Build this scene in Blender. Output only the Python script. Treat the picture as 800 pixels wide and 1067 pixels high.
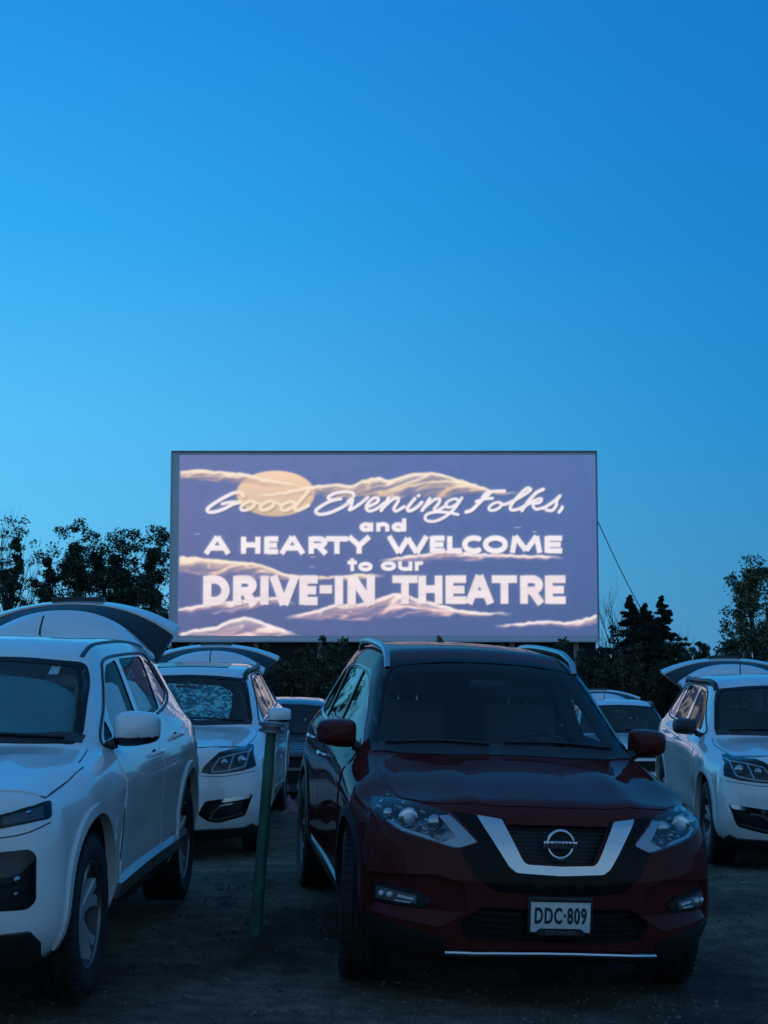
import bpy, bmesh, math, random
import numpy as np
from mathutils import Vector, Matrix
from mathutils.bvhtree import BVHTree
from mathutils.interpolate import poly_3d_calc

R = math.radians
random.seed(7)
rng = np.random.default_rng(11)
scene = bpy.context.scene
for o in list(bpy.data.objects):
    bpy.data.objects.remove(o)
COL = scene.collection

# ---------------------------------------------------------------- camera
EYE = 1.62
cam_d = bpy.data.cameras.new('camera')
cam = bpy.data.objects.new('camera', cam_d)
COL.objects.link(cam)
cam_d.sensor_fit = 'HORIZONTAL'
cam_d.sensor_width = 36.0
cam_d.lens = 72.0
cam_d.clip_start = 0.1
cam_d.clip_end = 6000
cam.location = (0, 0, EYE)
cam.rotation_euler = (R(90 + 5.59), 0, 0)
scene.camera = cam

# ---------------------------------------------------------------- sky and sun (dusk, sun just gone behind the left)
world = bpy.data.worlds.new("World")
scene.world = world
world.use_nodes = True
wn, wl = world.node_tree.nodes, world.node_tree.links
wn.clear()
w_out = wn.new('ShaderNodeOutputWorld')
w_bg = wn.new('ShaderNodeBackground')
w_bg.inputs['Strength'].default_value = 0.10
sky = wn.new('ShaderNodeTexSky')
sky.sky_type = 'NISHITA'
sky.sun_disc = False
SUN_EL, SUN_AZ = 2.0, 310.0          # azimuth clockwise from +Y: far to the left, a little behind the screen
sky.sun_elevation = R(SUN_EL)
sky.sun_rotation = R(SUN_AZ)
sky.altitude = 1500
sky.air_density = 1.0
sky.dust_density = 0.6
sky.ozone_density = 4.0
tc = wn.new('ShaderNodeTexCoord')
sep = wn.new('ShaderNodeSeparateXYZ')
wl.new(tc.outputs['Generated'], sep.inputs[0])


def sky_ramp(stops):
    r = wn.new('ShaderNodeValToRGB')
    wl.new(sep.outputs['Z'], r.inputs[0])
    el = r.color_ramp.elements
    el[0].position, el[0].color = stops[0][0], (*[c * 10 for c in stops[0][1]], 1)
    el[1].position, el[1].color = stops[-1][0], (*[c * 10 for c in stops[-1][1]], 1)
    for p, c in stops[1:-1]:
        e = el.new(p)
        e.color = (*[k * 10 for k in c], 1)
    return r.outputs[0]


def w_range(sock, lo, hi):
    n = wn.new('ShaderNodeMapRange')
    n.interpolation_type = 'SMOOTHSTEP'
    n.inputs['From Min'].default_value = lo
    n.inputs['From Max'].default_value = hi
    wl.new(sock, n.inputs['Value'])
    return n.outputs[0]


def w_dot(az, z):
    n = wn.new('ShaderNodeVectorMath')
    n.operation = 'DOT_PRODUCT'
    n.inputs[1].default_value = Vector((math.sin(R(az)), math.cos(R(az)), z)).normalized()
    wl.new(tc.outputs['Generated'], n.inputs[0])
    return n.outputs['Value']


def w_mix(f, a, b):
    n = wn.new('ShaderNodeMix')
    n.data_type = 'RGBA'
    if isinstance(f, float):
        n.inputs['Factor'].default_value = f
    else:
        wl.new(f, n.inputs['Factor'])
    wl.new(a, n.inputs['A'])
    wl.new(b, n.inputs['B'])
    return n.outputs['Result']


# dusk blue away from the sunset, brighter cyan towards it, pale overhead and behind
clear = sky_ramp([(0.0, (.055, .265, .52)), (.07, (.042, .275, .57)), (.15, (.017, .27, .65)), (.27, (.009, .235, .65)), (.40, (.008, .205, .64)), (.65, (.03, .19, .52)), (1.0, (.08, .23, .50))])
bright = sky_ramp([(0.0, (.20, .62, .98)), (.07, (.15, .63, 1.02)), (.15, (.115, .62, 1.06)), (.27, (.042, .48, 1.04)), (.40, (.022, .35, .92)), (.65, (.06, .30, .68)), (1.0, (.08, .23, .50))])
behind = sky_ramp([(0.0, (.22, .40, .60)), (.15, (.24, .45, .70)), (.40, (.17, .36, .64)), (.65, (.09, .26, .54)), (1.0, (.08, .23, .50))])
c1 = w_mix(w_range(w_dot(-50, .05), .35, 1.0), clear, bright)
c2 = w_mix(w_range(w_dot(180, .0), -.25, .75), c1, behind)
c3 = w_mix(.06, c2, sky.outputs[0])
wl.new(c3, w_bg.inputs['Color'])
wl.new(w_bg.outputs[0], w_out.inputs[0])

sun_d = bpy.data.lights.new('sun', 'SUN')
sun_d.energy = 0.05
sun_d.angle = R(20)
sun_d.color = (1.0, 0.86, 0.74)
sun = bpy.data.objects.new('sun', sun_d)
COL.objects.link(sun)
sd = Vector((math.sin(R(SUN_AZ)) * math.cos(R(SUN_EL)), math.cos(R(SUN_AZ)) * math.cos(R(SUN_EL)), math.sin(R(SUN_EL))))
sun.rotation_euler = (-sd).to_track_quat('-Z', 'Y').to_euler()

vs = scene.view_settings
vs.view_transform = 'Standard'
vs.look = 'None'
vs.exposure = 0.0
vs.gamma = 1.0
vs.use_curve_mapping = False
scene.cycles.use_denoising = True
scene.cycles.max_bounces = 8
scene.cycles.transparent_max_bounces = 24

# ---------------------------------------------------------------- materials
MATS = {}


def mat(name, base, rough=0.5, metal=0.0, coat=0.0, spec=0.5, coat_ior=1.5, vary=0.0, vscale=8.0, bump=0.0, bscale=60.0, emit=None, estr=1.0, rough_vary=0.0, base2=None):
    if name in MATS:
        return MATS[name]
    m = bpy.data.materials.new(name)
    m.use_nodes = True
    nt = m.node_tree
    b = nt.nodes['Principled BSDF']
    b.inputs['Base Color'].default_value = (*base, 1)
    b.inputs['Roughness'].default_value = rough
    b.inputs['Metallic'].default_value = metal
    b.inputs['Coat Weight'].default_value = coat
    b.inputs['Coat Roughness'].default_value = 0.04
    b.inputs['Coat IOR'].default_value = coat_ior
    b.inputs['Specular IOR Level'].default_value = spec
    tex = nt.nodes.new('ShaderNodeTexCoord')
    if vary or base2 or rough_vary:
        n = nt.nodes.new('ShaderNodeTexNoise')
        n.inputs['Scale'].default_value = vscale
        n.inputs['Detail'].default_value = 6
        nt.links.new(tex.outputs['Object'], n.inputs['Vector'])
        if vary or base2:
            r = nt.nodes.new('ShaderNodeValToRGB')
            r.color_ramp.elements[0].position = 0.35
            r.color_ramp.elements[1].position = 0.65
            lo = [c * (1 - vary) for c in base]
            hi = base2 if base2 else [min(1, c * (1 + vary)) for c in base]
            r.color_ramp.elements[0].color = (*lo, 1)
            r.color_ramp.elements[1].color = (*hi, 1)
            nt.links.new(n.outputs['Fac'], r.inputs[0])
            nt.links.new(r.outputs[0], b.inputs['Base Color'])
        if rough_vary:
            mr = nt.nodes.new('ShaderNodeMapRange')
            mr.inputs['To Min'].default_value = max(0, rough - rough_vary)
            mr.inputs['To Max'].default_value = rough + rough_vary
            nt.links.new(n.outputs['Fac'], mr.inputs['Value'])
            nt.links.new(mr.outputs[0], b.inputs['Roughness'])
    if bump:
        n2 = nt.nodes.new('ShaderNodeTexNoise')
        n2.inputs['Scale'].default_value = bscale
        n2.inputs['Detail'].default_value = 8
        nt.links.new(tex.outputs['Object'], n2.inputs['Vector'])
        bp = nt.nodes.new('ShaderNodeBump')
        bp.inputs['Strength'].default_value = bump
        bp.inputs['Distance'].default_value = 0.02
        nt.links.new(n2.outputs['Fac'], bp.inputs['Height'])
        nt.links.new(bp.outputs[0], b.inputs['Normal'])
    if emit:
        b.inputs['Emission Color'].default_value = (*emit, 1)
        b.inputs['Emission Strength'].default_value = estr
    MATS[name] = m
    return m


def glass_mat(name, tint, ior=1.5):
    if name in MATS:
        return MATS[name]
    m = bpy.data.materials.new(name)
    m.use_nodes = True
    nt = m.node_tree
    nt.nodes.clear()
    out = nt.nodes.new('ShaderNodeOutputMaterial')
    mix = nt.nodes.new('ShaderNodeMixShader')
    tr = nt.nodes.new('ShaderNodeBsdfTransparent')
    tr.inputs[0].default_value = (*tint, 1)
    gl = nt.nodes.new('ShaderNodeBsdfGlossy')
    gl.inputs['Roughness'].default_value = 0.02
    gl.inputs['Color'].default_value = (0.9, 0.95, 0.95, 1)
    fr = nt.nodes.new('ShaderNodeFresnel')
    fr.inputs['IOR'].default_value = ior
    geo = nt.nodes.new('ShaderNodeNewGeometry')      # only the side a ray enters mirrors; leaving the pane is clear
    sub = nt.nodes.new('ShaderNodeMath'); sub.operation = 'SUBTRACT'; sub.inputs[0].default_value = 1.0
    mul = nt.nodes.new('ShaderNodeMath'); mul.operation = 'MULTIPLY'
    nt.links.new(geo.outputs['Backfacing'], sub.inputs[1])
    nt.links.new(fr.outputs[0], mul.inputs[0]); nt.links.new(sub.outputs[0], mul.inputs[1])
    nt.links.new(mul.outputs[0], mix.inputs[0])
    nt.links.new(tr.outputs[0], mix.inputs[1])
    nt.links.new(gl.outputs[0], mix.inputs[2])
    nt.links.new(mix.outputs[0], out.inputs[0])
    MATS[name] = m
    return m


# ---------------------------------------------------------------- object helpers
def link(o, parent=None):
    COL.objects.link(o)
    if parent is not None:
        o.parent = parent
    return o


def thing(name, label, cat, loc=(0, 0, 0), group=None):
    o = bpy.data.objects.new(name, None)
    o.empty_display_size = 0.2
    COL.objects.link(o)
    o.location = loc
    o['label'] = label
    o['category'] = cat
    if group:
        o['group'] = group
    return o


def tag(o, label=None, cat=None, group=None, kind=None):
    for k, v in (('label', label), ('category', cat), ('group', group), ('kind', kind)):
        if v:
            o[k] = v
    return o


def copy_tree(o, parent=None, mats=None):
    c = o.copy()
    COL.objects.link(c)
    c.parent = parent
    for ch in [x for x in bpy.data.objects if x.parent == o]:
        copy_tree(ch, c)
    return c


class MB:
    """collects pieces of geometry (several materials) for ONE mesh object"""

    def __init__(self):
        self.v, self.f, self.m, self.mats = [], [], [], []

    def mi(self, m):
        if m not in self.mats:
            self.mats.append(m)
        return self.mats.index(m)

    def add(self, verts, faces, m=None):
        n = len(self.v)
        self.v += [tuple(p) for p in verts]
        self.f += [tuple(i + n for i in f) for f in faces]
        self.m += [self.mi(m)] * len(faces)
        return self

    def box(self, c, s, m=None, rot=None, bev=0.0):
        sx, sy, sz = s[0] / 2, s[1] / 2, s[2] / 2
        bm = bmesh.new()
        bmesh.ops.create_cube(bm, size=1)
        for v in bm.verts:
            v.co = Vector((v.co.x * s[0], v.co.y * s[1], v.co.z * s[2]))
        if bev > 0:
            bmesh.ops.bevel(bm, geom=bm.edges[:], offset=min(bev, 0.49 * min(s)), segments=3, profile=0.5, affect='EDGES')
        mt = Matrix.Translation(c) @ (rot if rot is not None else Matrix.Identity(4))
        bm.verts.index_update()
        self.add([mt @ v.co for v in bm.verts], [[v.index for v in f.verts] for f in bm.faces], m)
        bm.free()
        return self

    def tube(self, pts, rad, m=None, n=8, closed=False, flat=None):
        pts = [Vector(p) for p in pts]
        k = len(pts)
        rads = rad if isinstance(rad, (list, tuple, np.ndarray)) else [rad] * k
        ring, prev = [], None
        for i, p in enumerate(pts):
            a = pts[(i - 1) % k] if (closed or i > 0) else p
            b = pts[(i + 1) % k] if (closed or i < k - 1) else p
            t = (b - a)
            t = t.normalized() if t.length > 1e-9 else Vector((0, 0, 1))
            if prev is None:
                ref = Vector((0, 0, 1)) if abs(t.z) < 0.9 else Vector((1, 0, 0))
                u = t.cross(ref).normalized()
            else:
                u = (prev - t * prev.dot(t))
                u = u.normalized() if u.length > 1e-9 else t.orthogonal().normalized()
            prev = u
            w = t.cross(u)
            ring.append([p + (u * math.cos(2 * math.pi * j / n) + w * math.sin(2 * math.pi * j / n)) * rads[i] for j in range(n)])
        V = [q for r_ in ring for q in r_]
        F = []
        for i in range(k if closed else k - 1):
            a, b = i * n, ((i + 1) % k) * n
            for j in range(n):
                F.append((a + j, a + (j + 1) % n, b + (j + 1) % n, b + j))
        if not closed:
            F.append(tuple(range(n - 1, -1, -1)))
            F.append(tuple((k - 1) * n + j for j in range(n)))
        return self.add(V, F, m)

    def lathe(self, prof, m=None, n=48, axis='y', c=(0, 0, 0), closed=True):
        """profile of (radius, along-axis); closed ring profile"""
        V, F = [], []
        k = len(prof)
        for i in range(n):
            a = 2 * math.pi * i / n
            for r_, h in prof:
                if axis == 'y':
                    V.append((c[0] + r_ * math.cos(a), c[1] + h, c[2] + r_ * math.sin(a)))
                else:
                    V.append((c[0] + r_ * math.cos(a), c[1] + r_ * math.sin(a), c[2] + h))
        for i in range(n):
            for j in range(k if closed else k - 1):
                a, b = i * k, ((i + 1) % n) * k
                j2 = (j + 1) % k
                F.append((a + j, a + j2, b + j2, b + j))
        if not closed:
            if prof[0][0] > 1e-6:
                F.append(tuple(i * k for i in range(n)))
            if prof[-1][0] > 1e-6:
                F.append(tuple(i * k + k - 1 for i in range(n - 1, -1, -1)))
        return self.add(V, F, m)

    def ball(self, c, s, m=None, seg=16, rings=10):
        bm = bmesh.new()
        bmesh.ops.create_uvsphere(bm, u_segments=seg, v_segments=rings, radius=1)
        bm.verts.index_update()
        self.add([(c[0] + v.co.x * s[0], c[1] + v.co.y * s[1], c[2] + v.co.z * s[2]) for v in bm.verts],
                 [[v.index for v in f.verts] for f in bm.faces], m)
        bm.free()
        return self

    def mesh(self, name, angle=35, recalc=True):
        me = bpy.data.meshes.new(name)
        me.from_pydata(self.v, [], self.f)
        for m in self.mats:
            if m is not None:
                me.materials.append(m)
        if any(m is not None for m in self.mats):
            me.polygons.foreach_set('material_index', self.m)
        if recalc:
            bm = bmesh.new()
            bm.from_mesh(me)
            bmesh.ops.recalc_face_normals(bm, faces=bm.faces[:])
            bm.to_mesh(me)
            bm.free()
        me.polygons.foreach_set('use_smooth', [True] * len(me.polygons))
        if angle is not None:
            me.set_sharp_from_angle(angle=R(angle))
        me.update()
        return me

    def build(self, name, parent=None, angle=35):
        return link(bpy.data.objects.new(name, self.mesh(name, angle)), parent)


def pchip(xs, ys, xq):
    xs, ys, xq = np.asarray(xs, float), np.asarray(ys, float), np.asarray(xq, float)
    if xs[0] > xs[-1]:
        xs, ys = xs[::-1], ys[::-1]
    h = np.diff(xs)
    d = np.diff(ys) / h
    n = len(xs)
    m = np.zeros(n)
    if n == 2:
        m[:] = d[0]
    else:
        for i in range(1, n - 1):
            if d[i - 1] * d[i] > 0:
                w1, w2 = 2 * h[i] + h[i - 1], h[i] + 2 * h[i - 1]
                m[i] = (w1 + w2) / (w1 / d[i - 1] + w2 / d[i])
        m[0], m[-1] = d[0], d[-1]
    x = np.clip(xq, xs[0], xs[-1])
    i = np.clip(np.searchsorted(xs, x) - 1, 0, n - 2)
    t = (x - xs[i]) / h[i]
    return ((1 + 2 * t) * (1 - t) ** 2 * ys[i] + t * (1 - t) ** 2 * h[i] * m[i] + t * t * (3 - 2 * t) * ys[i + 1] + t * t * (t - 1) * h[i] * m[i + 1])


def catmull(pts, sub=8, closed=False):
    P = [np.array(p, float) for p in pts]
    n = len(P)
    out = []
    for i in range(n if closed else n - 1):
        p0 = P[(i - 1) % n] if (closed or i > 0) else 2 * P[0] - P[1]
        p1, p2 = P[i], P[(i + 1) % n]
        p3 = P[(i + 2) % n] if (closed or i < n - 2) else 2 * P[-1] - P[-2]
        for k in range(sub):
            t = k / sub
            out.append(0.5 * ((2 * p1) + (-p0 + p2) * t + (2 * p0 - 5 * p1 + 4 * p2 - p3) * t * t + (-p0 + 3 * p1 - 3 * p2 + p3) * t ** 3))
    if not closed:
        out.append(P[-1])
    return out


def round_poly(pts, r, seg=4):
    """round the corners of a closed 2-D outline"""
    out, n = [], len(pts)
    for i in range(n):
        p = np.array(pts[i], float)
        a, b = np.array(pts[i - 1], float), np.array(pts[(i + 1) % n], float)
        rr = r[i] if isinstance(r, (list, tuple)) else r
        la, lb = np.linalg.norm(a - p), np.linalg.norm(b - p)
        d = min(rr, 0.45 * la, 0.45 * lb)
        if d < 1e-4:
            out.append(tuple(p))
            continue
        s, e = p + (a - p) / la * d, p + (b - p) / lb * d
        for k in range(seg + 1):
            t = k / seg
            out.append(tuple((1 - t) ** 2 * s + 2 * t * (1 - t) * p + t * t * e))
    return out

# ---------------------------------------------------------------- car building kit
# car frame: x forward from the front axle, y to the car's left, z up from the ground
def section(pts, counts):
    """centripetal Catmull-Rom through the control points of one half section"""
    P = [np.array(p, float) for p in pts]
    P = [2 * P[0] - P[1]] + P + [2 * P[-1] - P[-2]]
    out = []
    for i in range(1, len(P) - 2):
        p0, p1, p2, p3 = P[i - 1], P[i], P[i + 1], P[i + 2]
        t0 = 0.0
        t1 = t0 + max(1e-4, np.linalg.norm(p1 - p0)) ** .5
        t2 = t1 + max(1e-4, np.linalg.norm(p2 - p1)) ** .5
        t3 = t2 + max(1e-4, np.linalg.norm(p3 - p2)) ** .5
        for k in range(counts[i - 1]):
            t = t1 + (t2 - t1) * k / counts[i - 1]
            A1 = (t1 - t) / (t1 - t0) * p0 + (t - t0) / (t1 - t0) * p1
            A2 = (t2 - t) / (t2 - t1) * p1 + (t - t1) / (t2 - t1) * p2
            A3 = (t3 - t) / (t3 - t2) * p2 + (t - t2) / (t3 - t2) * p3
            B1 = (t2 - t) / (t2 - t0) * A1 + (t - t0) / (t2 - t0) * A2
            B2 = (t3 - t) / (t3 - t1) * A2 + (t - t1) / (t3 - t1) * A3
            out.append((t2 - t) / (t2 - t1) * B1 + (t - t1) / (t2 - t1) * B2)
    out.append(P[-2])
    return out


CNT = [4, 3, 5, 6, 4, 7, 4, 5, 5]


def smooth01(t):
    t = min(1, max(0, t))
    return t * t * (3 - 2 * t)


class Body:
    def __init__(self, S):
        self.S = S
        xf, xr, zc = S['xf'], S['xr'], S['zc']
        xs = list(np.linspace(xf - .09, xr + .09, 120))
        xs += [xf - .06, xf - .12]
        xs += list(np.arange(S['cowl'] - .25, S['cowl'] + .2, .02))
        xs = sorted(set(np.round(xs, 4)), reverse=True)
        rings = [(xf, .075), (xf - .015, .038), (xf - .045, .013)] + [(x, 0) for x in xs if x <= xf - .09 + 1e-6] + [(xr + .045, .013), (xr + .015, .038), (xr, .075)]
        cur = []
        for key in S['curves']:
            a = np.array(key, float)
            q = [r_[0] for r_ in rings]
            cur.append((pchip(a[:, 0], a[:, 1], q), pchip(a[:, 0], a[:, 2], q)))
        V, F = [], []
        W = max(c[0][0] for c in cur)
        zt, zb = cur[-1][1][0], cur[0][1][0]
        n2 = None
        for i, (x, d) in enumerate(rings):
            half = section([(c[0][i], c[1][i]) for c in cur], CNT)
            half[0][0] = half[-1][0] = 0
            if d:
                W = max(p[0] for p in half)
                Hh = (max(p[1] for p in half) - min(p[1] for p in half)) / 2
                zm = (max(p[1] for p in half) + min(p[1] for p in half)) / 2
                half = [np.array((p[0] * (W - d) / W, zm + (p[1] - zm) * (Hh - d) / Hh)) for p in half]
            loop = [(p[0], p[1]) for p in half] + [(-p[0], p[1]) for p in half[-2:0:-1]]
            n2 = len(loop)
            for (y, z) in loop:
                V.append((x, y, z))
        nr = len(rings)
        for i in range(nr - 1):
            for j in range(n2):
                j2 = (j + 1) % n2
                F.append((i * n2 + j, i * n2 + j2, (i + 1) * n2 + j2, (i + 1) * n2 + j))
        for end, i in ((0, 0), (1, nr - 1)):
            base = i * n2
            ring = [V[base + j] for j in range(n2)]
            zm = (max(p[2] for p in ring) + min(p[2] for p in ring)) / 2
            last = base
            for s in (.93, .84, .74, .63, .52, .4, .28, .15):
                nb = len(V)
                for (x, y, z) in ring:
                    V.append((x, y * s, zm + (z - zm) * s))
                for j in range(n2):
                    j2 = (j + 1) % n2
                    f = (last + j, last + j2, nb + j2, nb + j)
                    F.append(f[::-1] if end == 0 else f)
                last = nb
            V.append((ring[0][0], 0, zm))
            for j in range(n2):
                f = (last + j, last + (j + 1) % n2, len(V) - 1)
                F.append(f[::-1] if end == 0 else f)
        # bend the ends: nose swept back towards the corners and leaning with height
        W = S['half_width']
        out = []
        zk = np.array(S['nose'])
        zr = np.array(S['tail'])
        for (x, y, z) in V:
            if x > S['nose_from']:
                w = smooth01((x - S['nose_from']) / (xf - S['nose_from']))
                x = x - w * (S['sweep'] * (min(1.1, abs(y) / W)) ** S['sweep_p'] + float(np.interp(z, zk[:, 0], zk[:, 1])))
            elif x < S['tail_from']:
                w = smooth01((S['tail_from'] - x) / (S['tail_from'] - xr))
                x = x + w * (S['rsweep'] * (min(1.1, abs(y) / W)) ** 2.6 + float(np.interp(z, zr[:, 0], zr[:, 1])))
            if S.get('side'):
                y = y + math.copysign(S['side'](x, abs(y), z), y) if abs(y) > .5 else y
            if S.get('bump'):
                z = z + S['bump'](x, y, z)
            out.append((x, y, z))
        self.V, self.F = out, F
        me = bpy.data.meshes.new('tmp')
        me.from_pydata(out, [], F)
        bm = bmesh.new(); bm.from_mesh(me)
        bmesh.ops.recalc_face_normals(bm, faces=bm.faces[:])
        bm.normal_update()
        bm.verts.ensure_lookup_table(); bm.faces.ensure_lookup_table()
        self.V = [v.co.copy() for v in bm.verts]
        self.F = [[v.index for v in f.verts] for f in bm.faces]
        self.N = [v.normal.copy() for v in bm.verts]
        bm.free()
        bpy.data.meshes.remove(me)
        self.bvh = BVHTree.FromPolygons(self.V, self.F)

    def normal_at(self, loc, fi):
        idx = self.F[fi]
        w = poly_3d_calc([self.V[i] for i in idx], loc)
        n = Vector((0, 0, 0))
        for k, i in enumerate(idx):
            n += self.N[i] * w[k]
        return n.normalized()

    def hit(self, axis, a, b, sgn=1):
        """project a 2-D point on the body: axis x looks at the nose (y,z), y at a side (x,z), z from above (x,y), r at the tail"""
        if axis == 'x':
            o, d = Vector((4, a, b)), Vector((-1, 0, 0))
        elif axis == 'r':
            o, d = Vector((-9, a, b)), Vector((1, 0, 0))
        elif axis == 'y':
            o, d = Vector((a, 4 * sgn, b)), Vector((0, -sgn, 0))
        else:
            o, d = Vector((a, b, 4)), Vector((0, 0, -1))
        loc, no, fi, dist = self.bvh.ray_cast(o, d)
        if loc is None:
            q = {'x': Vector((self.S['xf'] - .4, a, b)), 'r': Vector((self.S['xr'] + .3, a, b)), 'y': Vector((a, .8 * sgn, b)), 'z': Vector((a, b, 1.3))}[axis]
            loc, no, fi, dist = self.bvh.find_nearest(q)
        return loc, self.normal_at(loc, fi)

    def panel(self, mb, outline, axis, m, sgn=1, off=.004, thick=.012, res=.05, offfn=None):
        """a shell that follows the body inside a 2-D outline; returns outer vertex normals by index in mb"""
        pts = [(p[0] * sgn, p[1]) if axis in 'xr' else ((p[0], p[1]) if axis == 'y' else (p[0], p[1] * sgn)) for p in outline]
        bm = bmesh.new()
        vs_ = [bm.verts.new((p[0], p[1], 0)) for p in pts]
        f = bm.faces.new(vs_)
        f.normal_update()
        bmesh.ops.triangulate(bm, faces=[f])
        x0, x1 = min(p[0] for p in pts), max(p[0] for p in pts)
        y0, y1 = min(p[1] for p in pts), max(p[1] for p in pts)
        for k in range(1, int((x1 - x0) / res) + 1):
            bmesh.ops.bisect_plane(bm, geom=bm.verts[:] + bm.edges[:] + bm.faces[:], plane_co=(x0 + k * res, 0, 0), plane_no=(1, 0, 0), dist=1e-5)
        for k in range(1, int((y1 - y0) / res) + 1):
            bmesh.ops.bisect_plane(bm, geom=bm.verts[:] + bm.edges[:] + bm.faces[:], plane_co=(0, y0 + k * res, 0), plane_no=(0, 1, 0), dist=1e-5)
        bmesh.ops.remove_doubles(bm, verts=bm.verts[:], dist=2e-4)
        bmesh.ops.triangulate(bm, faces=bm.faces[:])
        bm.verts.index_update()
        out, inn, nor = [], [], []
        for v in bm.verts:
            loc, n = self.hit(axis, v.co.x, v.co.y, sgn)
            of = off if offfn is None else offfn(v.co.x * (sgn if axis in 'xr' else 1), v.co.y)
            out.append(loc + n * of)
            inn.append(loc + n * (min(of, off) - thick))
            nor.append(n)
        faces = [[v.index for v in f.verts] for f in bm.faces]
        bed = [e for e in bm.edges if len(e.link_faces) == 1]
        walls = []
        for e in bed:
            lf = e.link_faces[0]
            a, b = e.verts[0].index, e.verts[1].index
            idx = [v.index for v in lf.verts]
            k = idx.index(a)
            if idx[(k + 1) % 3] == b:
                a, b = b, a
            walls.append((a, b))
        bm.free()
        # orient outward
        ref = {'x': Vector((1, 0, 0)), 'r': Vector((-1, 0, 0)), 'y': Vector((0, sgn, 0)), 'z': Vector((0, 0, 1))}[axis]
        s = Vector((0, 0, 0))
        for f in faces:
            s += (out[f[1]] - out[f[0]]).cross(out[f[2]] - out[f[0]])
        flip = s.dot(ref) < 0
        n = len(out)
        F = []
        for f in faces:
            g = f[::-1] if flip else f
            F.append(tuple(g))
            F.append(tuple(i + n for i in g[::-1]))
        for a, b in walls:
            w = (a, b, b + n, a + n)
            F.append(w[::-1] if flip else w)
        base = len(mb.v)
        mb.add(out + inn, F, m)
        if not hasattr(mb, 'vn'):
            mb.vn = {}
        for i in range(n if offfn is None else 0):
            mb.vn[base + i] = (nor[i], 1)
            mb.vn[base + n + i] = (-nor[i], -1)
        return mb

    def build_panel(self, mb, name, parent, angle=35):
        """like MB.build but with the smooth normals of the body on the outer and inner faces"""
        me = mb.mesh(name, angle, recalc=False)
        vn = getattr(mb, 'vn', {})
        nl = []
        corner = me.corner_normals
        loops = me.loops
        for p in me.polygons:
            pn = p.normal
            for li in p.loop_indices:
                vi = loops[li].vertex_index
                q = vn.get(vi)
                if q is not None and q[0].dot(pn) > .55:
                    nl.append(q[0])
                else:
                    nl.append(Vector(corner[li].vector))
        me.normals_split_custom_set(nl)
        return link(bpy.data.objects.new(name, me), parent)

    def line(self, mb, pts, axis, m, sgn=1, rad=.003, off=.0, sub=10, closed=False, smooth=True, n=6):
        P = catmull(pts, sub, closed) if smooth else pts
        Q = []
        for p in P:
            a, b = (p[0] * sgn, p[1]) if axis in 'xr' else ((p[0], p[1]) if axis == 'y' else (p[0], p[1] * sgn))
            loc, nn = self.hit(axis, a, b, sgn)
            Q.append(loc + nn * off)
        mb.tube(Q, rad, m, n=n, closed=closed)
        return mb

    def cut_body(self, cutters, paint, name, parent, extra=None):
        """body mesh minus the cutters (each an MB), with the clean body normals kept; extra: MB joined in afterwards"""
        me = bpy.data.meshes.new(name)
        me.from_pydata([tuple(v) for v in self.V], [], self.F)
        me.materials.append(paint)
        o = bpy.data.objects.new('tmp_body', me)
        COL.objects.link(o)
        tmp = []
        for i, c in enumerate(cutters):
            co = bpy.data.objects.new('tmp_cut', c.mesh('tmp_cut', None, recalc=True))
            COL.objects.link(co)
            md = o.modifiers.new('b%d' % i, 'BOOLEAN')
            md.operation = 'DIFFERENCE'
            md.solver = 'EXACT'
            md.use_self = getattr(c, 'self_x', False)
            md.object = co
            md.material_mode = 'TRANSFER'
            tmp.append(co)
        dg = bpy.context.evaluated_depsgraph_get()
        dg.update()
        res = bpy.data.meshes.new_from_object(o.evaluated_get(dg), depsgraph=dg)
        for t in tmp + [o]:
            d = t.data
            bpy.data.objects.remove(t)
            bpy.data.meshes.remove(d)
        res.name = name
        if extra is not None:
            bm = bmesh.new(); bm.from_mesh(res)
            off = len(res.materials)
            for m in extra.mats:
                res.materials.append(m)
            vs_ = [bm.verts.new(p) for p in extra.v]
            for f, mi in zip(extra.f, extra.m):
                try:
                    nf = bm.faces.new([vs_[i] for i in f])
                    nf.material_index = off + mi
                except ValueError:
                    pass
            bm.to_mesh(res); bm.free()
        res.polygons.foreach_set('use_smooth', [True] * len(res.polygons))
        res.set_sharp_from_angle(angle=R(32))
        nl = []
        corner = res.corner_normals
        cache = {}
        for p in res.polygons:
            for li in p.loop_indices:
                vi = res.loops[li].vertex_index
                if vi not in cache:
                    loc, no, fi, dist = self.bvh.find_nearest(res.vertices[vi].co)
                    cache[vi] = self.normal_at(loc, fi) if dist is not None and dist < 2e-4 else None
                q = cache[vi]
                nl.append(q if q is not None and q.dot(p.normal) > .6 else Vector(corner[li].vector))
        res.normals_split_custom_set(nl)
        ob = bpy.data.objects.new(name, res)
        return link(ob, parent)


def arc(cx, cz, r, a0, a1, n=16):
    return [(cx + r * math.cos(R(a0 + (a1 - a0) * k / n)), cz + r * math.sin(R(a0 + (a1 - a0) * k / n))) for k in range(n + 1)]


def cyl_cutter(mb, x, y0, y1, z, r, m, n=56):
    V = []
    for y in (y0, y1):
        V += [(x + r * math.cos(2 * math.pi * k / n), y, z + r * math.sin(2 * math.pi * k / n)) for k in range(n)]
    F = [(k, (k + 1) % n, n + (k + 1) % n, n + k) for k in range(n)]
    F += [tuple(range(n - 1, -1, -1)), tuple(range(n, 2 * n))]
    mb.add(V, F, m)
    return mb


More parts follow.
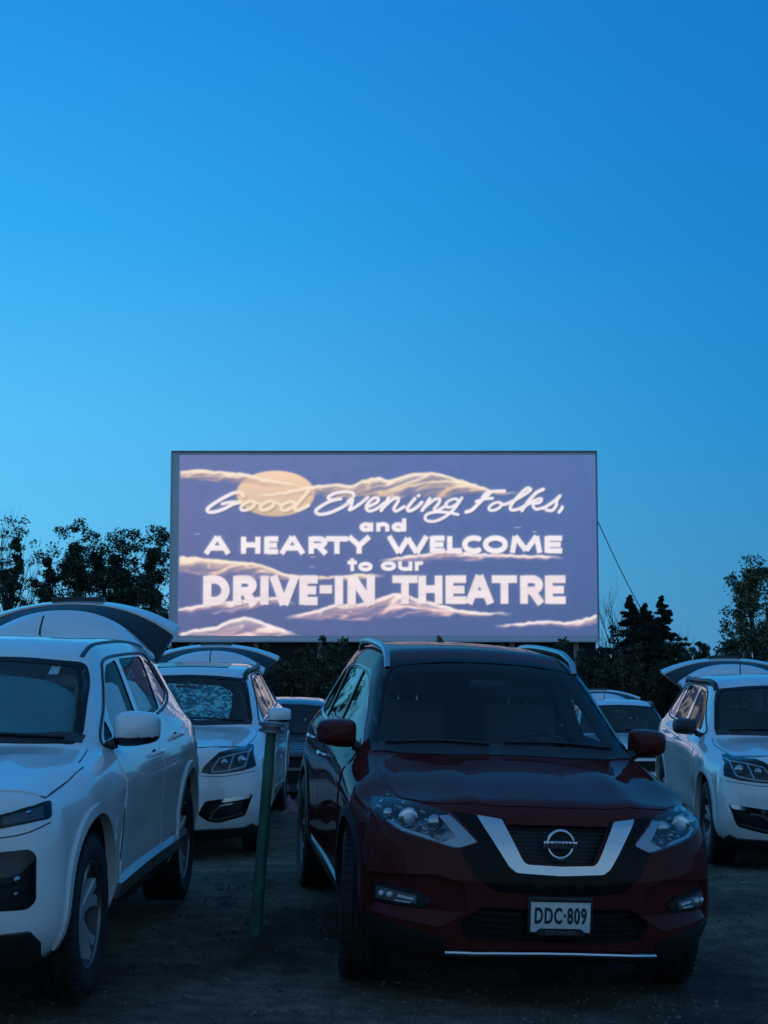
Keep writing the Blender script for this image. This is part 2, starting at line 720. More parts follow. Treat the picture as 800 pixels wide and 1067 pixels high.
def rogue_shape():
    S = dict(xf=.935, xr=-3.75, zc=.58, half_width=.88, cowl=-.25, nose_from=-.12, sweep=.40, sweep_p=2.5,
             nose=[(.2, .10), (.3, .03), (.45, 0), (.62, .0), (.78, .035), (.90, .085), (.98, .13), (1.1, .13)],
             tail_from=-3.2, rsweep=.22, tail=[(.3, .08), (.5, .0), (.9, .02), (1.1, .12), (1.6, .35)])
    S['curves'] = [
        [(.935, 0, .22), (.2, 0, .20), (-2.7, 0, .20), (-3.75, 0, .34)],
        [(.935, .74, .23), (.4, .80, .21), (-2.6, .80, .22), (-3.75, .76, .36)],
        [(.935, .855, .33), (.3, .89, .34), (-1.3, .875, .34), (-2.6, .89, .34), (-3.75, .84, .46)],
        [(.935, .875, .60), (.1, .912, .62), (-1.2, .895, .62), (-2.7, .915, .64), (-3.75, .86, .70)],
        [(.935, .835, .86), (.4, .868, .90), (.0, .885, .945), (-.6, .885, .995), (-2, .878, 1.03), (-2.8, .878, 1.06), (-3.4, .83, 1.06), (-3.75, .78, 1.0)],
        [(.935, .755, .915), (.4, .755, .975), (-.1, .77, 1.03), (-.45, .80, 1.065), (-1.2, .815, 1.095), (-2.2, .812, 1.13), (-2.8, .80, 1.165), (-3.4, .76, 1.17), (-3.75, .70, 1.10)],
        [(.935, .62, .94), (.4, .62, 1.00), (-.1, .63, 1.055), (-.38, .70, 1.095), (-.5, .715, 1.14), (-.9, .655, 1.375), (-1.2, .62, 1.53), (-1.5, .605, 1.59), (-2.2, .60, 1.605), (-2.8, .595, 1.575), (-3.35, .58, 1.49), (-3.75, .55, 1.25)],
        [(.935, .43, .955), (.4, .43, 1.03), (-.1, .43, 1.08), (-.33, .5, 1.105), (-.45, .56, 1.165), (-.9, .56, 1.42), (-1.2, .545, 1.575), (-1.5, .535, 1.645), (-2.2, .53, 1.67), (-2.8, .53, 1.645), (-3.35, .52, 1.56), (-3.75, .5, 1.32)],
        [(.935, .21, .965), (.4, .21, 1.045), (-.1, .22, 1.098), (-.28, .26, 1.115), (-.4, .3, 1.175), (-.9, .3, 1.455), (-1.2, .3, 1.605), (-1.5, .3, 1.675), (-2.2, .3, 1.70), (-2.8, .3, 1.68), (-3.35, .3, 1.60), (-3.75, .3, 1.36)],
        [(.935, 0, .968), (.4, 0, 1.05), (-.1, 0, 1.105), (-.25, 0, 1.12), (-.37, 0, 1.18), (-.9, 0, 1.465), (-1.2, 0, 1.615), (-1.5, 0, 1.685), (-2.2, 0, 1.71), (-2.8, 0, 1.69), (-3.35, 0, 1.61), (-3.75, 0, 1.37)],
    ]

    def bump(x, y, z):
        if x > -.15 and x < .95 and z > .85:
            w = smooth01((x + .15) / .3) * smooth01((.95 - x) / .15) * smooth01((z - .85) / .08)
            return w * .016 * (math.exp(-((abs(y) - (.40 - .0 * x)) / .07) ** 2))
        return 0
    S['bump'] = bump
    return S

# ---------------------------------------------------------------- shared car parts
BLACK = mat('black_plastic', (.012, .013, .015), .45, vary=.2, vscale=30)
GLOSSBLACK = mat('gloss_black_trim', (.006, .007, .009), .14, spec=.12)
RUBBER = mat('tyre_rubber', (.012, .012, .013), .8, bump=.15, bscale=120, vary=.25, vscale=20)
CHROME = mat('chrome', (.54, .56, .58), .10, metal=1, rough_vary=.04, vscale=6)
ALLOY = mat('wheel_alloy', (.50, .51, .53), .32, metal=.45, coat=.3)
SILVER = mat('silver_alloy', (.42, .43, .45), .28, metal=1, rough_vary=.04, vscale=6)
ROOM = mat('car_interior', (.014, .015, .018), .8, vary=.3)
WELL = mat('wheel_well', (.008, .008, .009), .9)
SEATCLOTH = mat('dark_seat_fabric', (.05, .05, .055), .85, bump=.2, bscale=200)
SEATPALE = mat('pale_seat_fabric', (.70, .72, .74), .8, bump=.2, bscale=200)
GLASS = glass_mat('window_glass', (.86, .93, .93), 1.36)
GLASSDIM = glass_mat('windshield_glass_dim', (.78, .86, .88), 1.27)
GLASSSIDE = glass_mat('side_window_glass', (.90, .94, .95), 1.07)
GLASSDARK = glass_mat('tinted_glass', (.42, .46, .48), 1.6)
LENS = glass_mat('lamp_lens', (.85, .88, .9), 1.45)
REFLECTOR = mat('lamp_reflector', (.55, .58, .6), .15, metal=1)
LAMPDARK = mat('lamp_housing', (.03, .033, .038), .35, metal=.3)
LAMPGREY = mat('lamp_grey_reflector', (.33, .36, .39), .25, metal=.8)
WHITELENS = mat('white_lamp_bar', (.62, .66, .68), .2, coat=.5)
AMBER = mat('amber_reflector', (.35, .09, .01), .3)
BARREL = mat('rim_barrel', (.05, .052, .055), .5, metal=.6)
LIP = mat('rim_lip', (.16, .165, .17), .4, metal=.9)
GAP = mat('panel_gap', (.004, .004, .005), .9)
PLATEWHITE = mat('plate_white', (.62, .63, .62), .4, vary=.06, vscale=40)
INK = mat('plate_ink', (.008, .016, .022), .5)


def wheel(root, x, y, sgn, r, rim_r, style=5, width=.225, rim_mat=None, double=True, zc=None, steer=0.0):
    """tyre centred at (x, y*sgn, r) with its own rim"""
    rim_mat = rim_mat or ALLOY
    w = bpy.data.objects.new('wheel', None)
    link(w, root)
    w.location = (x, y * sgn, r if zc is None else zc)
    w.rotation_euler = (0, 0, R(steer))
    h = width / 2
    t = MB()
    prof = [(rim_r - .012, -h * .78), (rim_r + .004, -h * .92), (rim_r + .03, -h), ((rim_r + r) / 2 + .01, -h * 1.06), (r - .035, -h * 1.02), (r - .012, -h * .9), (r - .002, -h * .74)]
    gro = []
    for g in (-.46, 0.0, .46):
        gro += [(r, h * (g - .09)), (r - .009, h * (g - .075)), (r - .009, h * (g + .075)), (r, h * (g + .09))]
    prof += gro
    prof += [(a, -b) for a, b in reversed([p for p in [(rim_r - .012, -h * .78), (rim_r + .004, -h * .92), (rim_r + .03, -h), ((rim_r + r) / 2 + .01, -h * 1.06), (r - .035, -h * 1.02), (r - .012, -h * .9), (r - .002, -h * .74)]])]
    t.lathe(prof, RUBBER, n=64)
    # shoulder tread blocks
    for k in range(56):
        a = 2 * math.pi * k / 56
        for s in (-1, 1):
            rot = Matrix.Rotation(-a, 4, 'Y')
            t.box(rot @ Vector((r - .004, s * h * .78, 0)), (.012, h * .34, .016), RUBBER, rot=rot)
    t.build('tyre', w)
    m = MB()
    s = sgn
    m.lathe([(rim_r, -h * .8), (rim_r, h * .85), (rim_r - .012, h * .86), (rim_r - .022, h * .7), (rim_r - .035, h * .2), (rim_r - .035, -h * .8)], BARREL, n=64) if s > 0 else \
        m.lathe([(rim_r, h * .8), (rim_r, -h * .85), (rim_r - .012, -h * .86), (rim_r - .022, -h * .7), (rim_r - .035, -h * .2), (rim_r - .035, h * .8)], BARREL, n=64)
    lip = [(rim_r + .002, h * .80), (rim_r + .004, h * .88), (rim_r - .012, h * .90), (rim_r - .016, h * .80)]
    m.lathe([(a_, s * b_) for a_, b_ in lip], LIP, n=64)
    m.lathe([(0, s * h * .1), (rim_r - .035, s * h * .05), (rim_r - .035, s * h * .02), (0, s * h * .0)], WELL, n=32, closed=False)
    m.lathe([(0, s * h * .62), (.035, s * h * .62), (.062, s * h * .5), (.07, s * h * .2), (0, s * h * .2)], rim_mat, n=24, closed=False)
    for k in range(style):
        a0 = 2 * math.pi * k / style + .3
        for d in ((-.17, .17) if double else (0,)):
            V = []
            for rr, da, hw, hh in ((.05, d * .5, .024, .56), (.12, d * .75, .024, .60), (.18, d * .95, .027, .68), (rim_r - .02, d * 1.25, .034, .76)):
                a = a0 + da
                rad = Vector((math.cos(a), 0, math.sin(a)))
                tan = Vector((-math.sin(a), 0, math.cos(a)))
                for tt, yy in ((-hw, hh - .12), (-hw * .7, hh), (hw * .7, hh), (hw, hh - .12), (hw, hh - .4), (-hw, hh - .4)):
                    V.append(rad * rr + tan * tt + Vector((0, s * h * yy, 0)))
            F = []
            for i in range(3):
                for j in range(6):
                    j2 = (j + 1) % 6
                    F.append((i * 6 + j, i * 6 + j2, (i + 1) * 6 + j2, (i + 1) * 6 + j))
            F += [tuple(range(6)), tuple(18 + j for j in range(6))]
            m.add(V, F, rim_mat)
    m.build('rim', w)
    return w


def mirror(root, x, y, z, sgn, paint, size=(.13, .215, .165), foot=.12, base_mat=None, low=0.42):
    """door mirror: painted cap over a dark lower shell on a short foot"""
    base_mat = base_mat or BLACK
    o = MB()
    nx, nu = 16, 36
    V, F = [], []
    # superellipse shell swept front to back; flat glass towards the rear
    for i in range(nx + 1):
        t = (i / nx) ** 1.7
        k = math.sin(min(1, .004 + t * 1.1) * math.pi / 2) ** .42
        xx = size[0] / 2 - size[0] * t
        for j in range(nu):
            a = 2 * math.pi * j / nu
            c, s_ = math.cos(a), math.sin(a)
            yy = size[1] / 2 * math.copysign(abs(c) ** .42, c) * k
            zz = size[2] / 2 * math.copysign(abs(s_) ** .48, s_) * k
            zz *= (1 - .30 * max(0, yy / size[1] - .0) - .04 * (yy / size[1] + .5))
            V.append((xx - .10 * (yy + size[1] / 2), yy, zz + .03 * yy))
    for i in range(nx):
        for j in range(nu):
            F.append((i * nu + j, i * nu + (j + 1) % nu, (i + 1) * nu + (j + 1) % nu, (i + 1) * nu + j))
    F += [tuple(range(nu)), tuple(nx * nu + j for j in range(nu))]
    V = [Vector((v[0], v[1] * sgn, v[2])) for v in V]
    zc = -size[2] * (.5 - low)
    up = [f for f in F if sum(V[i].z for i in f) / len(f) >= -size[2] * low]
    dn = [f for f in F if f not in up]
    o.add(V, up, paint)
    o2 = MB()
    o2.v = list(o.v)
    o.add(V, dn, base_mat) if dn else None
    o.tube([(0.0, -sgn * (size[1] / 2 - .02), -size[2] * .38), (.0, -sgn * (size[1] / 2 + .03), -size[2] * .5), (.0, -sgn * (size[1] / 2 + foot), -size[2] * .62)], [.03, .027, .035], base_mat, n=10)
    ob = o.build('mirror', root, 50)
    ob.location = (x, y * sgn, z)
    g = MB()
    V = [Vector((-size[0] / 2 - .10 * (yy + size[1] / 2) - .003, yy * sgn, zz + .03 * yy)) for yy, zz in round_poly([(-size[1] * .42, -size[2] * .4), (size[1] * .42, -size[2] * .33), (size[1] * .42, size[2] * .33), (-size[1] * .42, size[2] * .4)], .03)]
    n = len(V)
    g.add(V + [v + Vector((-.004, 0, 0)) for v in V], [tuple(range(n)), tuple(range(2 * n - 1, n - 1, -1))] + [(i, (i + 1) % n, n + (i + 1) % n, n + i) for i in range(n)], CHROME)
    g.build('mirror_glass', ob)
    return ob


def seat(root, x, y, z0, cloth, name='seat', w=.48, h=.62):
    o = MB()
    rot = Matrix.Rotation(R(-14), 4, 'Y')
    o.box((x + .22, y, z0), (.5, w, .16), cloth, bev=.06)
    o.box(Vector((x - .06, y, z0 + h * .5)), (.15, w, h), cloth, rot=rot, bev=.065)
    o.box(Vector((x - .15, y, z0 + h + .12)), (.10, w * .55, .19), cloth, rot=rot, bev=.045)
    for s in (-.06, .06):
        o.tube([(x - .12, y + s, z0 + h - .05), (x - .145, y + s, z0 + h + .08)], .007, CHROME, n=6)
    return o.build(name, root)


def steering(root, x, y, z):
    o = MB()
    rot = Matrix.Rotation(R(62), 4, 'Y')
    pts = [rot @ Vector((.185 * math.cos(a), .185 * math.sin(a), 0)) + Vector((x, y, z)) for a in np.linspace(0, 2 * math.pi, 28, endpoint=False)]
    o.tube(pts, .015, BLACK, n=8, closed=True)
    o.ball((x + .01, y, z), (.03, .07, .06), BLACK)
    for a in (0, math.pi, math.pi / 2):
        p = rot @ Vector((-.175 * math.sin(a), .175 * math.cos(a), 0)) + Vector((x, y, z))
        o.tube([(x + .01, y, z), p], .014, BLACK, n=6)
    return o.build('steering_wheel', root)


def ctrl(S, i, x):
    a = np.array(S['curves'][i], float)
    return float(pchip(a[:, 0], a[:, 1], [x])[0]), float(pchip(a[:, 0], a[:, 2], [x])[0])


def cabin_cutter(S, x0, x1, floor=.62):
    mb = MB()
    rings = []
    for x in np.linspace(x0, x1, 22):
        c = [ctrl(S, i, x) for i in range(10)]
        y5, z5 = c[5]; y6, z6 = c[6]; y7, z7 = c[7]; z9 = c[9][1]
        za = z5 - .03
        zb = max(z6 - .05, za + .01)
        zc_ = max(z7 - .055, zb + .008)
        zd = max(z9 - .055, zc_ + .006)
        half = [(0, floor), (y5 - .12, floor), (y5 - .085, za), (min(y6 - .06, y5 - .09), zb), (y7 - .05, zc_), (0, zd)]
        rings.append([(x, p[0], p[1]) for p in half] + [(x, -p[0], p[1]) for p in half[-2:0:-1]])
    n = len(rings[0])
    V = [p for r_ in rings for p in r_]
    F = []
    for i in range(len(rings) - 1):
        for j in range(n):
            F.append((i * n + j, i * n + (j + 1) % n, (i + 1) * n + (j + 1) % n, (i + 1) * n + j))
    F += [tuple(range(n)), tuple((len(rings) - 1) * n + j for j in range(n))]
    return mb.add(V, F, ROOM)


def both(fn):
    for s in (1, -1):
        fn(s)


def handle(root, B, x, z, sgn, m, length=.22):
    loc, n = B.hit('y', x, z, sgn)
    o = MB()
    pts = [loc + n * .0 + Vector((length / 2, 0, 0)), loc + n * .035 + Vector((length / 2 - .03, 0, 0)), loc + n * .042, loc + n * .035 + Vector((-length / 2 + .03, 0, 0)), loc + n * .0 + Vector((-length / 2, 0, 0))]
    o.tube(catmull(pts, 5), .013, m, n=10)
    o.ball(loc, (length * .33, .006, .028), GAP)
    return o.build('handle', root)


def rail(root, B, pts, sgn, m, rad=.019, lift=.035, name='roof_rail'):
    """roof rail: points (x, y) along the roof, feet at the ends"""
    o = MB()
    P = []
    n = len(pts)
    for i, (x, y) in enumerate(catmull(pts, 8)):
        loc, nn = B.hit('z', x, y * sgn, sgn)
        t = i / ((n - 1) * 8)
        k = min(1, min(t, 1 - t) / .07)
        P.append(loc + Vector((0, 0, 1)) * (lift * math.sin(k * math.pi / 2) - .004))
    o.tube(P, [rad * (1.0 if 2 < i < len(P) - 3 else .95) for i in range(len(P))], m, n=12)
    return o.build(name, root)


GATEGLASS = mat('open_gate_glass', (.006, .009, .011), .35, spec=.25)


def tailgate(root, rows, paint, trim, garnish_w=.2):
    """open tailgate seen from ahead: rows of (x, z, half width, crown, material key) from the hinge outwards, a closed curved shell"""
    def strip(rws, m, thick=.035, name='tailgate', parent=None):
        o = MB()
        ny = 24
        V, F = [], []
        for layer in (0, 1):
            for (x, z, w, cr) in rws:
                for j in range(ny + 1):
                    t = -1 + 2 * j / ny
                    V.append((x + .16 * abs(t) ** 2.5, w * t, z - cr * abs(t) ** 2.3 - layer * thick))
        nr = len(rws)
        n1 = nr * (ny + 1)
        for i in range(nr - 1):
            for j in range(ny):
                a = i * (ny + 1) + j
                q = (a, a + 1, a + ny + 2, a + ny + 1)
                F.append(q)
                F.append(tuple(k + n1 for k in q[::-1]))
        edge = [j for j in range(ny + 1)] + [i * (ny + 1) + ny for i in range(1, nr)] + [(nr - 1) * (ny + 1) + j for j in range(ny - 1, -1, -1)] + [i * (ny + 1) for i in range(nr - 2, 0, -1)]
        for k in range(len(edge)):
            a, b = edge[k], edge[(k + 1) % len(edge)]
            F.append((a, b, b + n1, a + n1))
        o.add(V, F, m)
        return o.build(name, parent, 40)
    t = strip(rows['dome'], paint, .03, 'tailgate', root)
    strip(rows['glass'], GATEGLASS, .03, 'rear_window', t)
    strip(rows['rim'], paint, .035, 'gate_rim', t)
    x, z, w, cr = rows['rim'][-1]
    o = MB()
    o.box((x - .01, 0, z + .002), (.10, garnish_w * 2, .05), BLACK, bev=.012)
    o.build('plate_recess', t)
    for s in (-1, 1):
        g = MB()
        xa, za = rows['dome'][0][0] + .1, rows['dome'][0][1] - .25
        g.tube([(xa, s * .60, za), (rows['glass'][0][0], s * rows['glass'][0][2] * .93, rows['glass'][0][1] - rows['glass'][0][3] * .85 - .05)], .011, BLACK, n=8)
        g.build('gas_strut', t)
    return t




def font_mesh(text, size, m, extrude=.002, sx=1.0, bold=0.0, align='CENTER', spacing=1.0):
    """letters from Blender's built-in font as mesh verts/faces lying in X-Y"""
    cu = bpy.data.curves.new('txt', 'FONT')
    cu.body = text
    cu.size = size
    cu.align_x = align
    cu.align_y = 'CENTER'
    cu.extrude = extrude
    cu.offset = bold
    cu.space_character = spacing
    cu.resolution_u = 4
    ob = bpy.data.objects.new('txt', cu)
    COL.objects.link(ob)
    dg = bpy.context.evaluated_depsgraph_get()
    dg.update()
    me = bpy.data.meshes.new_from_object(ob.evaluated_get(dg))
    V = [(v.co.x * sx, v.co.y, v.co.z) for v in me.vertices]
    F = [tuple(p.vertices) for p in me.polygons]
    bpy.data.objects.remove(ob)
    bpy.data.curves.remove(cu)
    bpy.data.meshes.remove(me)
    return V, F

# ---------------------------------------------------------------- red SUV (foreground)
def paint_mat(name, col, metal, rough=.38, coat=1.0, spec=.5, ior=1.5):
    return mat(name, col, rough, metal, coat=coat, spec=spec, coat_ior=ior, vary=.05, vscale=3, rough_vary=.05)


LAMPPIPE = mat('lamp_pipe', (.58, .62, .66), .25, metal=.3)
RED = paint_mat('dark_red_metallic_paint', (.090, .017, .017), .0, .42, coat=.55, spec=.0, ior=1.28)


def build_red():
    B = Body(rogue_shape())
    S = B.S
    root = thing('suv', 'dark red SUV with chrome V grille and front plate, parked nose to the viewer', 'suv')
    TR = .362
    cutters = []
    for x in (0, -2.706):
        for s in (1, -1):
            cutters.append(cyl_cutter(MB(), x, s * .60, s * 1.3, TR + .015, .425, WELL))
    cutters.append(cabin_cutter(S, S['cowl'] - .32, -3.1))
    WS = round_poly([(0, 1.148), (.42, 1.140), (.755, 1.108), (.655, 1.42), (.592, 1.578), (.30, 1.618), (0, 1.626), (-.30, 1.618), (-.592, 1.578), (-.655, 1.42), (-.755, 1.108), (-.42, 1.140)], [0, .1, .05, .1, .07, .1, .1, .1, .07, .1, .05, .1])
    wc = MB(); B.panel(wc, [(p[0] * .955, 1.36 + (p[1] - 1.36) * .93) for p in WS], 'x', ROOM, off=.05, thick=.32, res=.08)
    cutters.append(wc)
    fw = round_poly([(-.74, 1.135), (-1.06, 1.33), (-1.34, 1.475), (-1.73, 1.51), (-1.73, 1.145)], [.04, .2, .1, .03, .03])
    rw = round_poly([(-1.81, 1.147), (-1.81, 1.512), (-2.25, 1.515), (-2.56, 1.49), (-2.47, 1.17)], [.03, .03, .2, .03, .03])
    qw = round_poly([(-2.56, 1.175), (-2.64, 1.48), (-2.82, 1.43), (-3.02, 1.26), (-2.98, 1.195)], [.03, .03, .1, .06, .04])
    for s in (1, -1):
        for w in (fw, rw, qw):
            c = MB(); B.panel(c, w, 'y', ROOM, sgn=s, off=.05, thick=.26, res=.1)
            cutters.append(c)
    # lamp pockets, fog-lamp recess with a painted ledge, grille well
    HL = round_poly([(.818, .93), (.70, .948), (.51, .925), (.38, .80), (.47, .760), (.60, .785), (.725, .812), (.80, .855), (.828, .90)], [.01, .04, .03, .015, .02, .05, .05, .04, .03])
    FOGR = round_poly([(.862, .60), (.56, .635), (.44, .60), (.42, .468), (.535, .392), (.858, .41)], .02)
    TRI = round_poly([(.85, .452), (.43, .462), (.54, .39), (.85, .412)], .012)
    for s in (1, -1):
        c = MB(); B.panel(c, HL, 'x', LAMPGREY, sgn=s, off=.05, thick=.14, res=.08); cutters.append(c)
        c = MB(); B.panel(c, FOGR, 'x', RED, sgn=s, off=.05, thick=.088, res=.08); cutters.append(c)
    GR = round_poly([(0, .888), (.25, .885), (.16, .715), (0, .708), (-.16, .715), (-.25, .885)], .015)
    c = MB(); B.panel(c, GR, 'x', BLACK, off=.05, thick=.11, res=.08); cutters.append(c)
    LG = round_poly([(.43, .345), (.46, .43), (.36, .505), (-.36, .505), (-.46, .43), (-.43, .345)], .03)
    c = MB(); B.panel(c, LG, 'x', BLACK, off=.05, thick=.10, res=.08); cutters.append(c)
    seams = MB()
    for s in (1, -1):
        B.line(seams, [(.86, .60), (.845, .86)], 'x', GAP, s, .0025)
        B.line(seams, [(-1.77, 1.12), (-1.77, .75), (-1.77, .36)], 'y', GAP, s, .003)
        B.line(seams, [(-2.50, 1.16), (-2.52, 1.0), (-2.40, .80), (-2.26, .62), (-2.22, .38)], 'y', GAP, s, .003)
        B.line(seams, [(-.52, 1.06), (-.52, .75), (-.49, .38)], 'y', GAP, s, .003)
    body = B.cut_body(cutters, RED, 'body', root, seams)
    # hood skin
    hood = []
    hx = [(.60, .80), (.30, .772), (-.05, .775), (-.35, .745)]
    outline = [(.775, .0), (.755, .25), (.715, .42), (.60, .60), (.45, .70), (.2, .735), (-.1, .75), (-.36, .74), (-.30, .5), (-.24, .25), (-.22, 0)]
    outline = outline + [(x, -y) for x, y in outline[-2:0:-1]]
    o = MB(); B.panel(o, outline, 'z', RED, off=.005, thick=.012, res=.06); B.build_panel(o, 'hood', root)
    # cowl, wipers
    o = MB(); B.panel(o, [(-.245, 0), (-.27, .3), (-.36, .6), (-.44, .735), (-.52, .735), (-.44, .55), (-.38, .3), (-.36, 0), (-.38, -.3), (-.44, -.55), (-.52, -.735), (-.44, -.735), (-.36, -.6), (-.27, -.3)], 'z', BLACK, off=.006, thick=.02, res=.06); B.build_panel(o, 'cowl', root)
    o = MB()
    for a in ((.62, 1.155, -.02, 1.175), (-.10, 1.165, -.66, 1.15)):
        B.line(o, [(a[0], a[1]), ((a[0] + a[2]) / 2, (a[1] + a[3]) / 2 + .012), (a[2], a[3])], 'x', BLACK, 1, .009, .012)
    o.build('wiper', root)
    # glass
    o = MB(); B.panel(o, WS, 'x', GLASSDIM, off=.003, thick=.006, res=.05); g = B.build_panel(o, 'windshield', root)
    fr = MB()
    inner = [(p[0] * .945, 1.36 + (p[1] - 1.36) * .905) for p in WS]
    frame_panel(B, fr, WS, inner, 'x', GLOSSBLACK, .0052)
    B.build_panel(fr, 'glass_border', g)
    o = MB(); o.box((-.99, 0, 1.475), (.05, .22, .06), BLACK, bev=.02); o.build('rear_view_mirror', root)
    for s in (1, -1):
        for w, gm in ((fw, GLASS), (rw, GLASSDARK), (qw, GLASSDARK)):
            o = MB(); B.panel(o, w, 'y', gm, sgn=s, off=-.006, thick=.006, res=.06); B.build_panel(o, 'side_window', root)
        # blacked pillars and bright window surround
        for q in ([(-1.735, 1.14), (-1.735, 1.512), (-1.805, 1.514), (-1.805, 1.142)], [(-2.475, 1.165), (-2.565, 1.49), (-2.635, 1.482), (-2.555, 1.17)]):
            o = MB(); B.panel(o, q, 'y', GLOSSBLACK, s, .002, .01); B.build_panel(o, 'door_pillar', root)
        o = MB()
        B.line(o, [(-.66, 1.115), (-1.2, 1.127), (-1.8, 1.135), (-2.5, 1.155), (-2.95, 1.18), (-3.06, 1.25), (-2.86, 1.44), (-2.62, 1.505), (-2.2, 1.533), (-1.75, 1.528), (-1.36, 1.50), (-1.05, 1.35), (-.80, 1.20)], 'y', CHROME, s, .009, .0, closed=True, sub=8)
        o.build('window_trim', root)
        # doors with handles
        fd = [(-.535, .36), (-.555, .75), (-.55, 1.04), (-.70, 1.105), (-1.76, 1.122), (-1.76, .36)]
        o = MB(); B.panel(o, fd, 'y', RED, s, .005, .012, .07); d = B.build_panel(o, 'door', root)
        handle(d, B, -1.58, .98, s, CHROME)
        rd = [(-1.78, .36), (-1.78, 1.122), (-2.485, 1.148), (-2.505, 1.0), (-2.385, .80), (-2.25, .62), (-2.205, .36)]
        o = MB(); B.panel(o, rd, 'y', RED, s, .005, .012, .07); d = B.build_panel(o, 'door', root)
        handle(d, B, -2.42, 1.02, s, CHROME, .2)
        # sill with bright strip, arch cladding
        o = MB(); B.panel(o, [(-.40, .25), (-.40, .345), (-2.29, .345), (-2.29, .25)], 'y', BLACK, s, .012, .03, .08)
        B.panel(o, [(-.46, .345), (-.46, .385), (-2.24, .395), (-2.24, .345)], 'y', CHROME, s, .014, .02, .08)
        B.build_panel(o, 'sill', root)
        for x in (0, -2.706):
            a0, a1 = (-16, 196)
            o = MB(); B.panel(o, arc(x, TR + .015, .475, a0, a1, 28) + arc(x, TR + .015, .420, a1, a0, 28), 'y', BLACK, s, .014, .05, .12)
            B.build_panel(o, 'wheel_arch', root)
        mirror(root, -.66, .912, 1.18, s, RED, (.16, .225, .165), low=.47)
        rail(root, B, [(-1.17, .575), (-1.5, .567), (-2.1, .565), (-2.75, .555)], s, SILVER, .02, .05)
        # headlamp: lens, projector, reflectors, light pipe
        o = MB(); B.panel(o, HL, 'x', LENS, s, .004, .007, .05); h = B.build_panel(o, 'headlight', root)
        o = MB()
        loc, n = B.hit('x', .66 * s, .872)
        o.lathe([(.012, -.005), (.045, .002), (.052, .02), (.045, .03), (.03, .034), (0, .036)], REFLECTOR, n=28, axis='y', closed=False)
        o.v = [tuple(Matrix.Translation(loc + Vector((-.075, .02 * s, 0))) @ Matrix.Rotation(R(-90), 4, 'Z') @ Vector(v)) for v in o.v]
        k = len(o.v)
        o.ball(loc + Vector((-.055, .02 * s, 0)), (.03, .033, .033), WHITELENS)
        o.build('projector', h)
        for yy, zz, rr in ((.765, .878, (.02, .03, .03)), (.565, .86, (.02, .04, .045))):
            loc2, n2 = B.hit('x', yy * s, zz)
            MB().ball(loc2 + Vector((-.055, 0, 0)), rr, REFLECTOR).build('reflector', h)
        o = MB()
        for yy, zz in ((.61, .83), (.71, .84), (.615, .905), (.71, .91), (.80, .90), (.60, .87), (.745, .85)):
            l4, _ = B.hit('x', yy * s, zz)
            o.box(l4 + Vector((-.055, 0, 0)), (.035, .03, .018), REFLECTOR if zz < .9 else LAMPGREY, rot=Matrix.Rotation(R(25 * s), 4, 'X'), bev=.006)
        for q in range(14):
            yy, zz = .55 + .018 * q, .80 + .0035 * q + .03 * (q % 3) + .045 * (q > 7)
            l6, _ = B.hit('x', yy * s, zz)
            o.box(l6 + Vector((-.05 - .01 * (q % 2), 0, 0)), (.02, .016, .022), REFLECTOR if q % 2 else LAMPGREY, rot=Matrix.Rotation(R((20 + 17 * q) * s), 4, 'X') @ Matrix.Rotation(R(-20 + 11 * (q % 5)), 4, 'Y'), bev=.004)
        o.build('lamp_facets', h)
        o = MB()
        B.panel(o, [(.505, .918), (.385, .80), (.47, .767), (.55, .781), (.48, .815), (.555, .908)], 'x', LAMPPIPE, s, -.012, .01, .04)
        B.panel(o, [(.57, .786), (.60, .793), (.725, .82), (.79, .858), (.775, .862), (.71, .832), (.60, .806)], 'x', LAMPPIPE, s, -.012, .01, .04)
        B.build_panel(o, 'light_pipe', h)
        # fog lamp in its pocket
        o = MB(); B.panel(o, round_poly([(.845, .558), (.64, .538), (.585, .50), (.635, .466), (.845, .462)], .015), 'x', BLACK, s, -.022, .02, .05); f = B.build_panel(o, 'fog_lamp', root)
        o = MB(); B.panel(o, round_poly([(.835, .54), (.655, .518), (.655, .482), (.835, .476)], .01), 'x', LAMPGREY, s, -.016, .012, .05); B.build_panel(o, 'lamp_lens', f)
        o = MB()
        for yy in (.80, .765):
            l5, n5 = B.hit('x', yy * s, .508); o.ball(l5 + Vector((-.012, 0, 0)), (.010, .014, .014), WHITELENS)
        B.panel(o, [(.735, .513), (.665, .506), (.672, .496), (.74, .502)], 'x', WHITELENS, s, -.012, .01, .05)
        B.panel(o, [(.75, .486), (.68, .485), (.684, .480), (.75, .480)], 'x', WHITELENS, s, -.012, .01, .05)
        o.build('led_strip', f)
        o = MB(); B.panel(o, TRI, 'x', RED, s, .004, .03, .03, offfn=lambda a, b: .008 - .62 * (b - .395)); B.build_panel(o, 'bumper_ledge', root)
        o = MB(); B.panel(o, [(.862, .40), (.51, .335), (.51, .27), (.60, .235), (.80, .25), (.865, .33)], 'x', BLACK, s, .01, .03, .06); B.build_panel(o, 'bumper_guard', root)
    # grille: gloss black surround, chrome V, mesh bars, badge
    half = [(.16, .893), (.36, .912), (.50, .923), (.40, .80), (.475, .757), (.39, .635), (.30, .578)]
    o = MB()
    inn = [(.262, .897), (.17, .706)]
    for s in (1, -1):
        B.panel(o, [(.255, .905), (.485, .924), (.372, .80), (.46, .755), (.40, .645), (.30, .578), (.02, .568), (.02, .66), (.165, .665), (.20, .70)], 'x', GLOSSBLACK, s, .004, .012, .05)
    B.panel(o, [(.022, .568), (-.022, .568), (-.022, .66), (.022, .66)], 'x', GLOSSBLACK, 1, .004, .012, .05)
    g = B.build_panel(o, 'grille_surround', root)
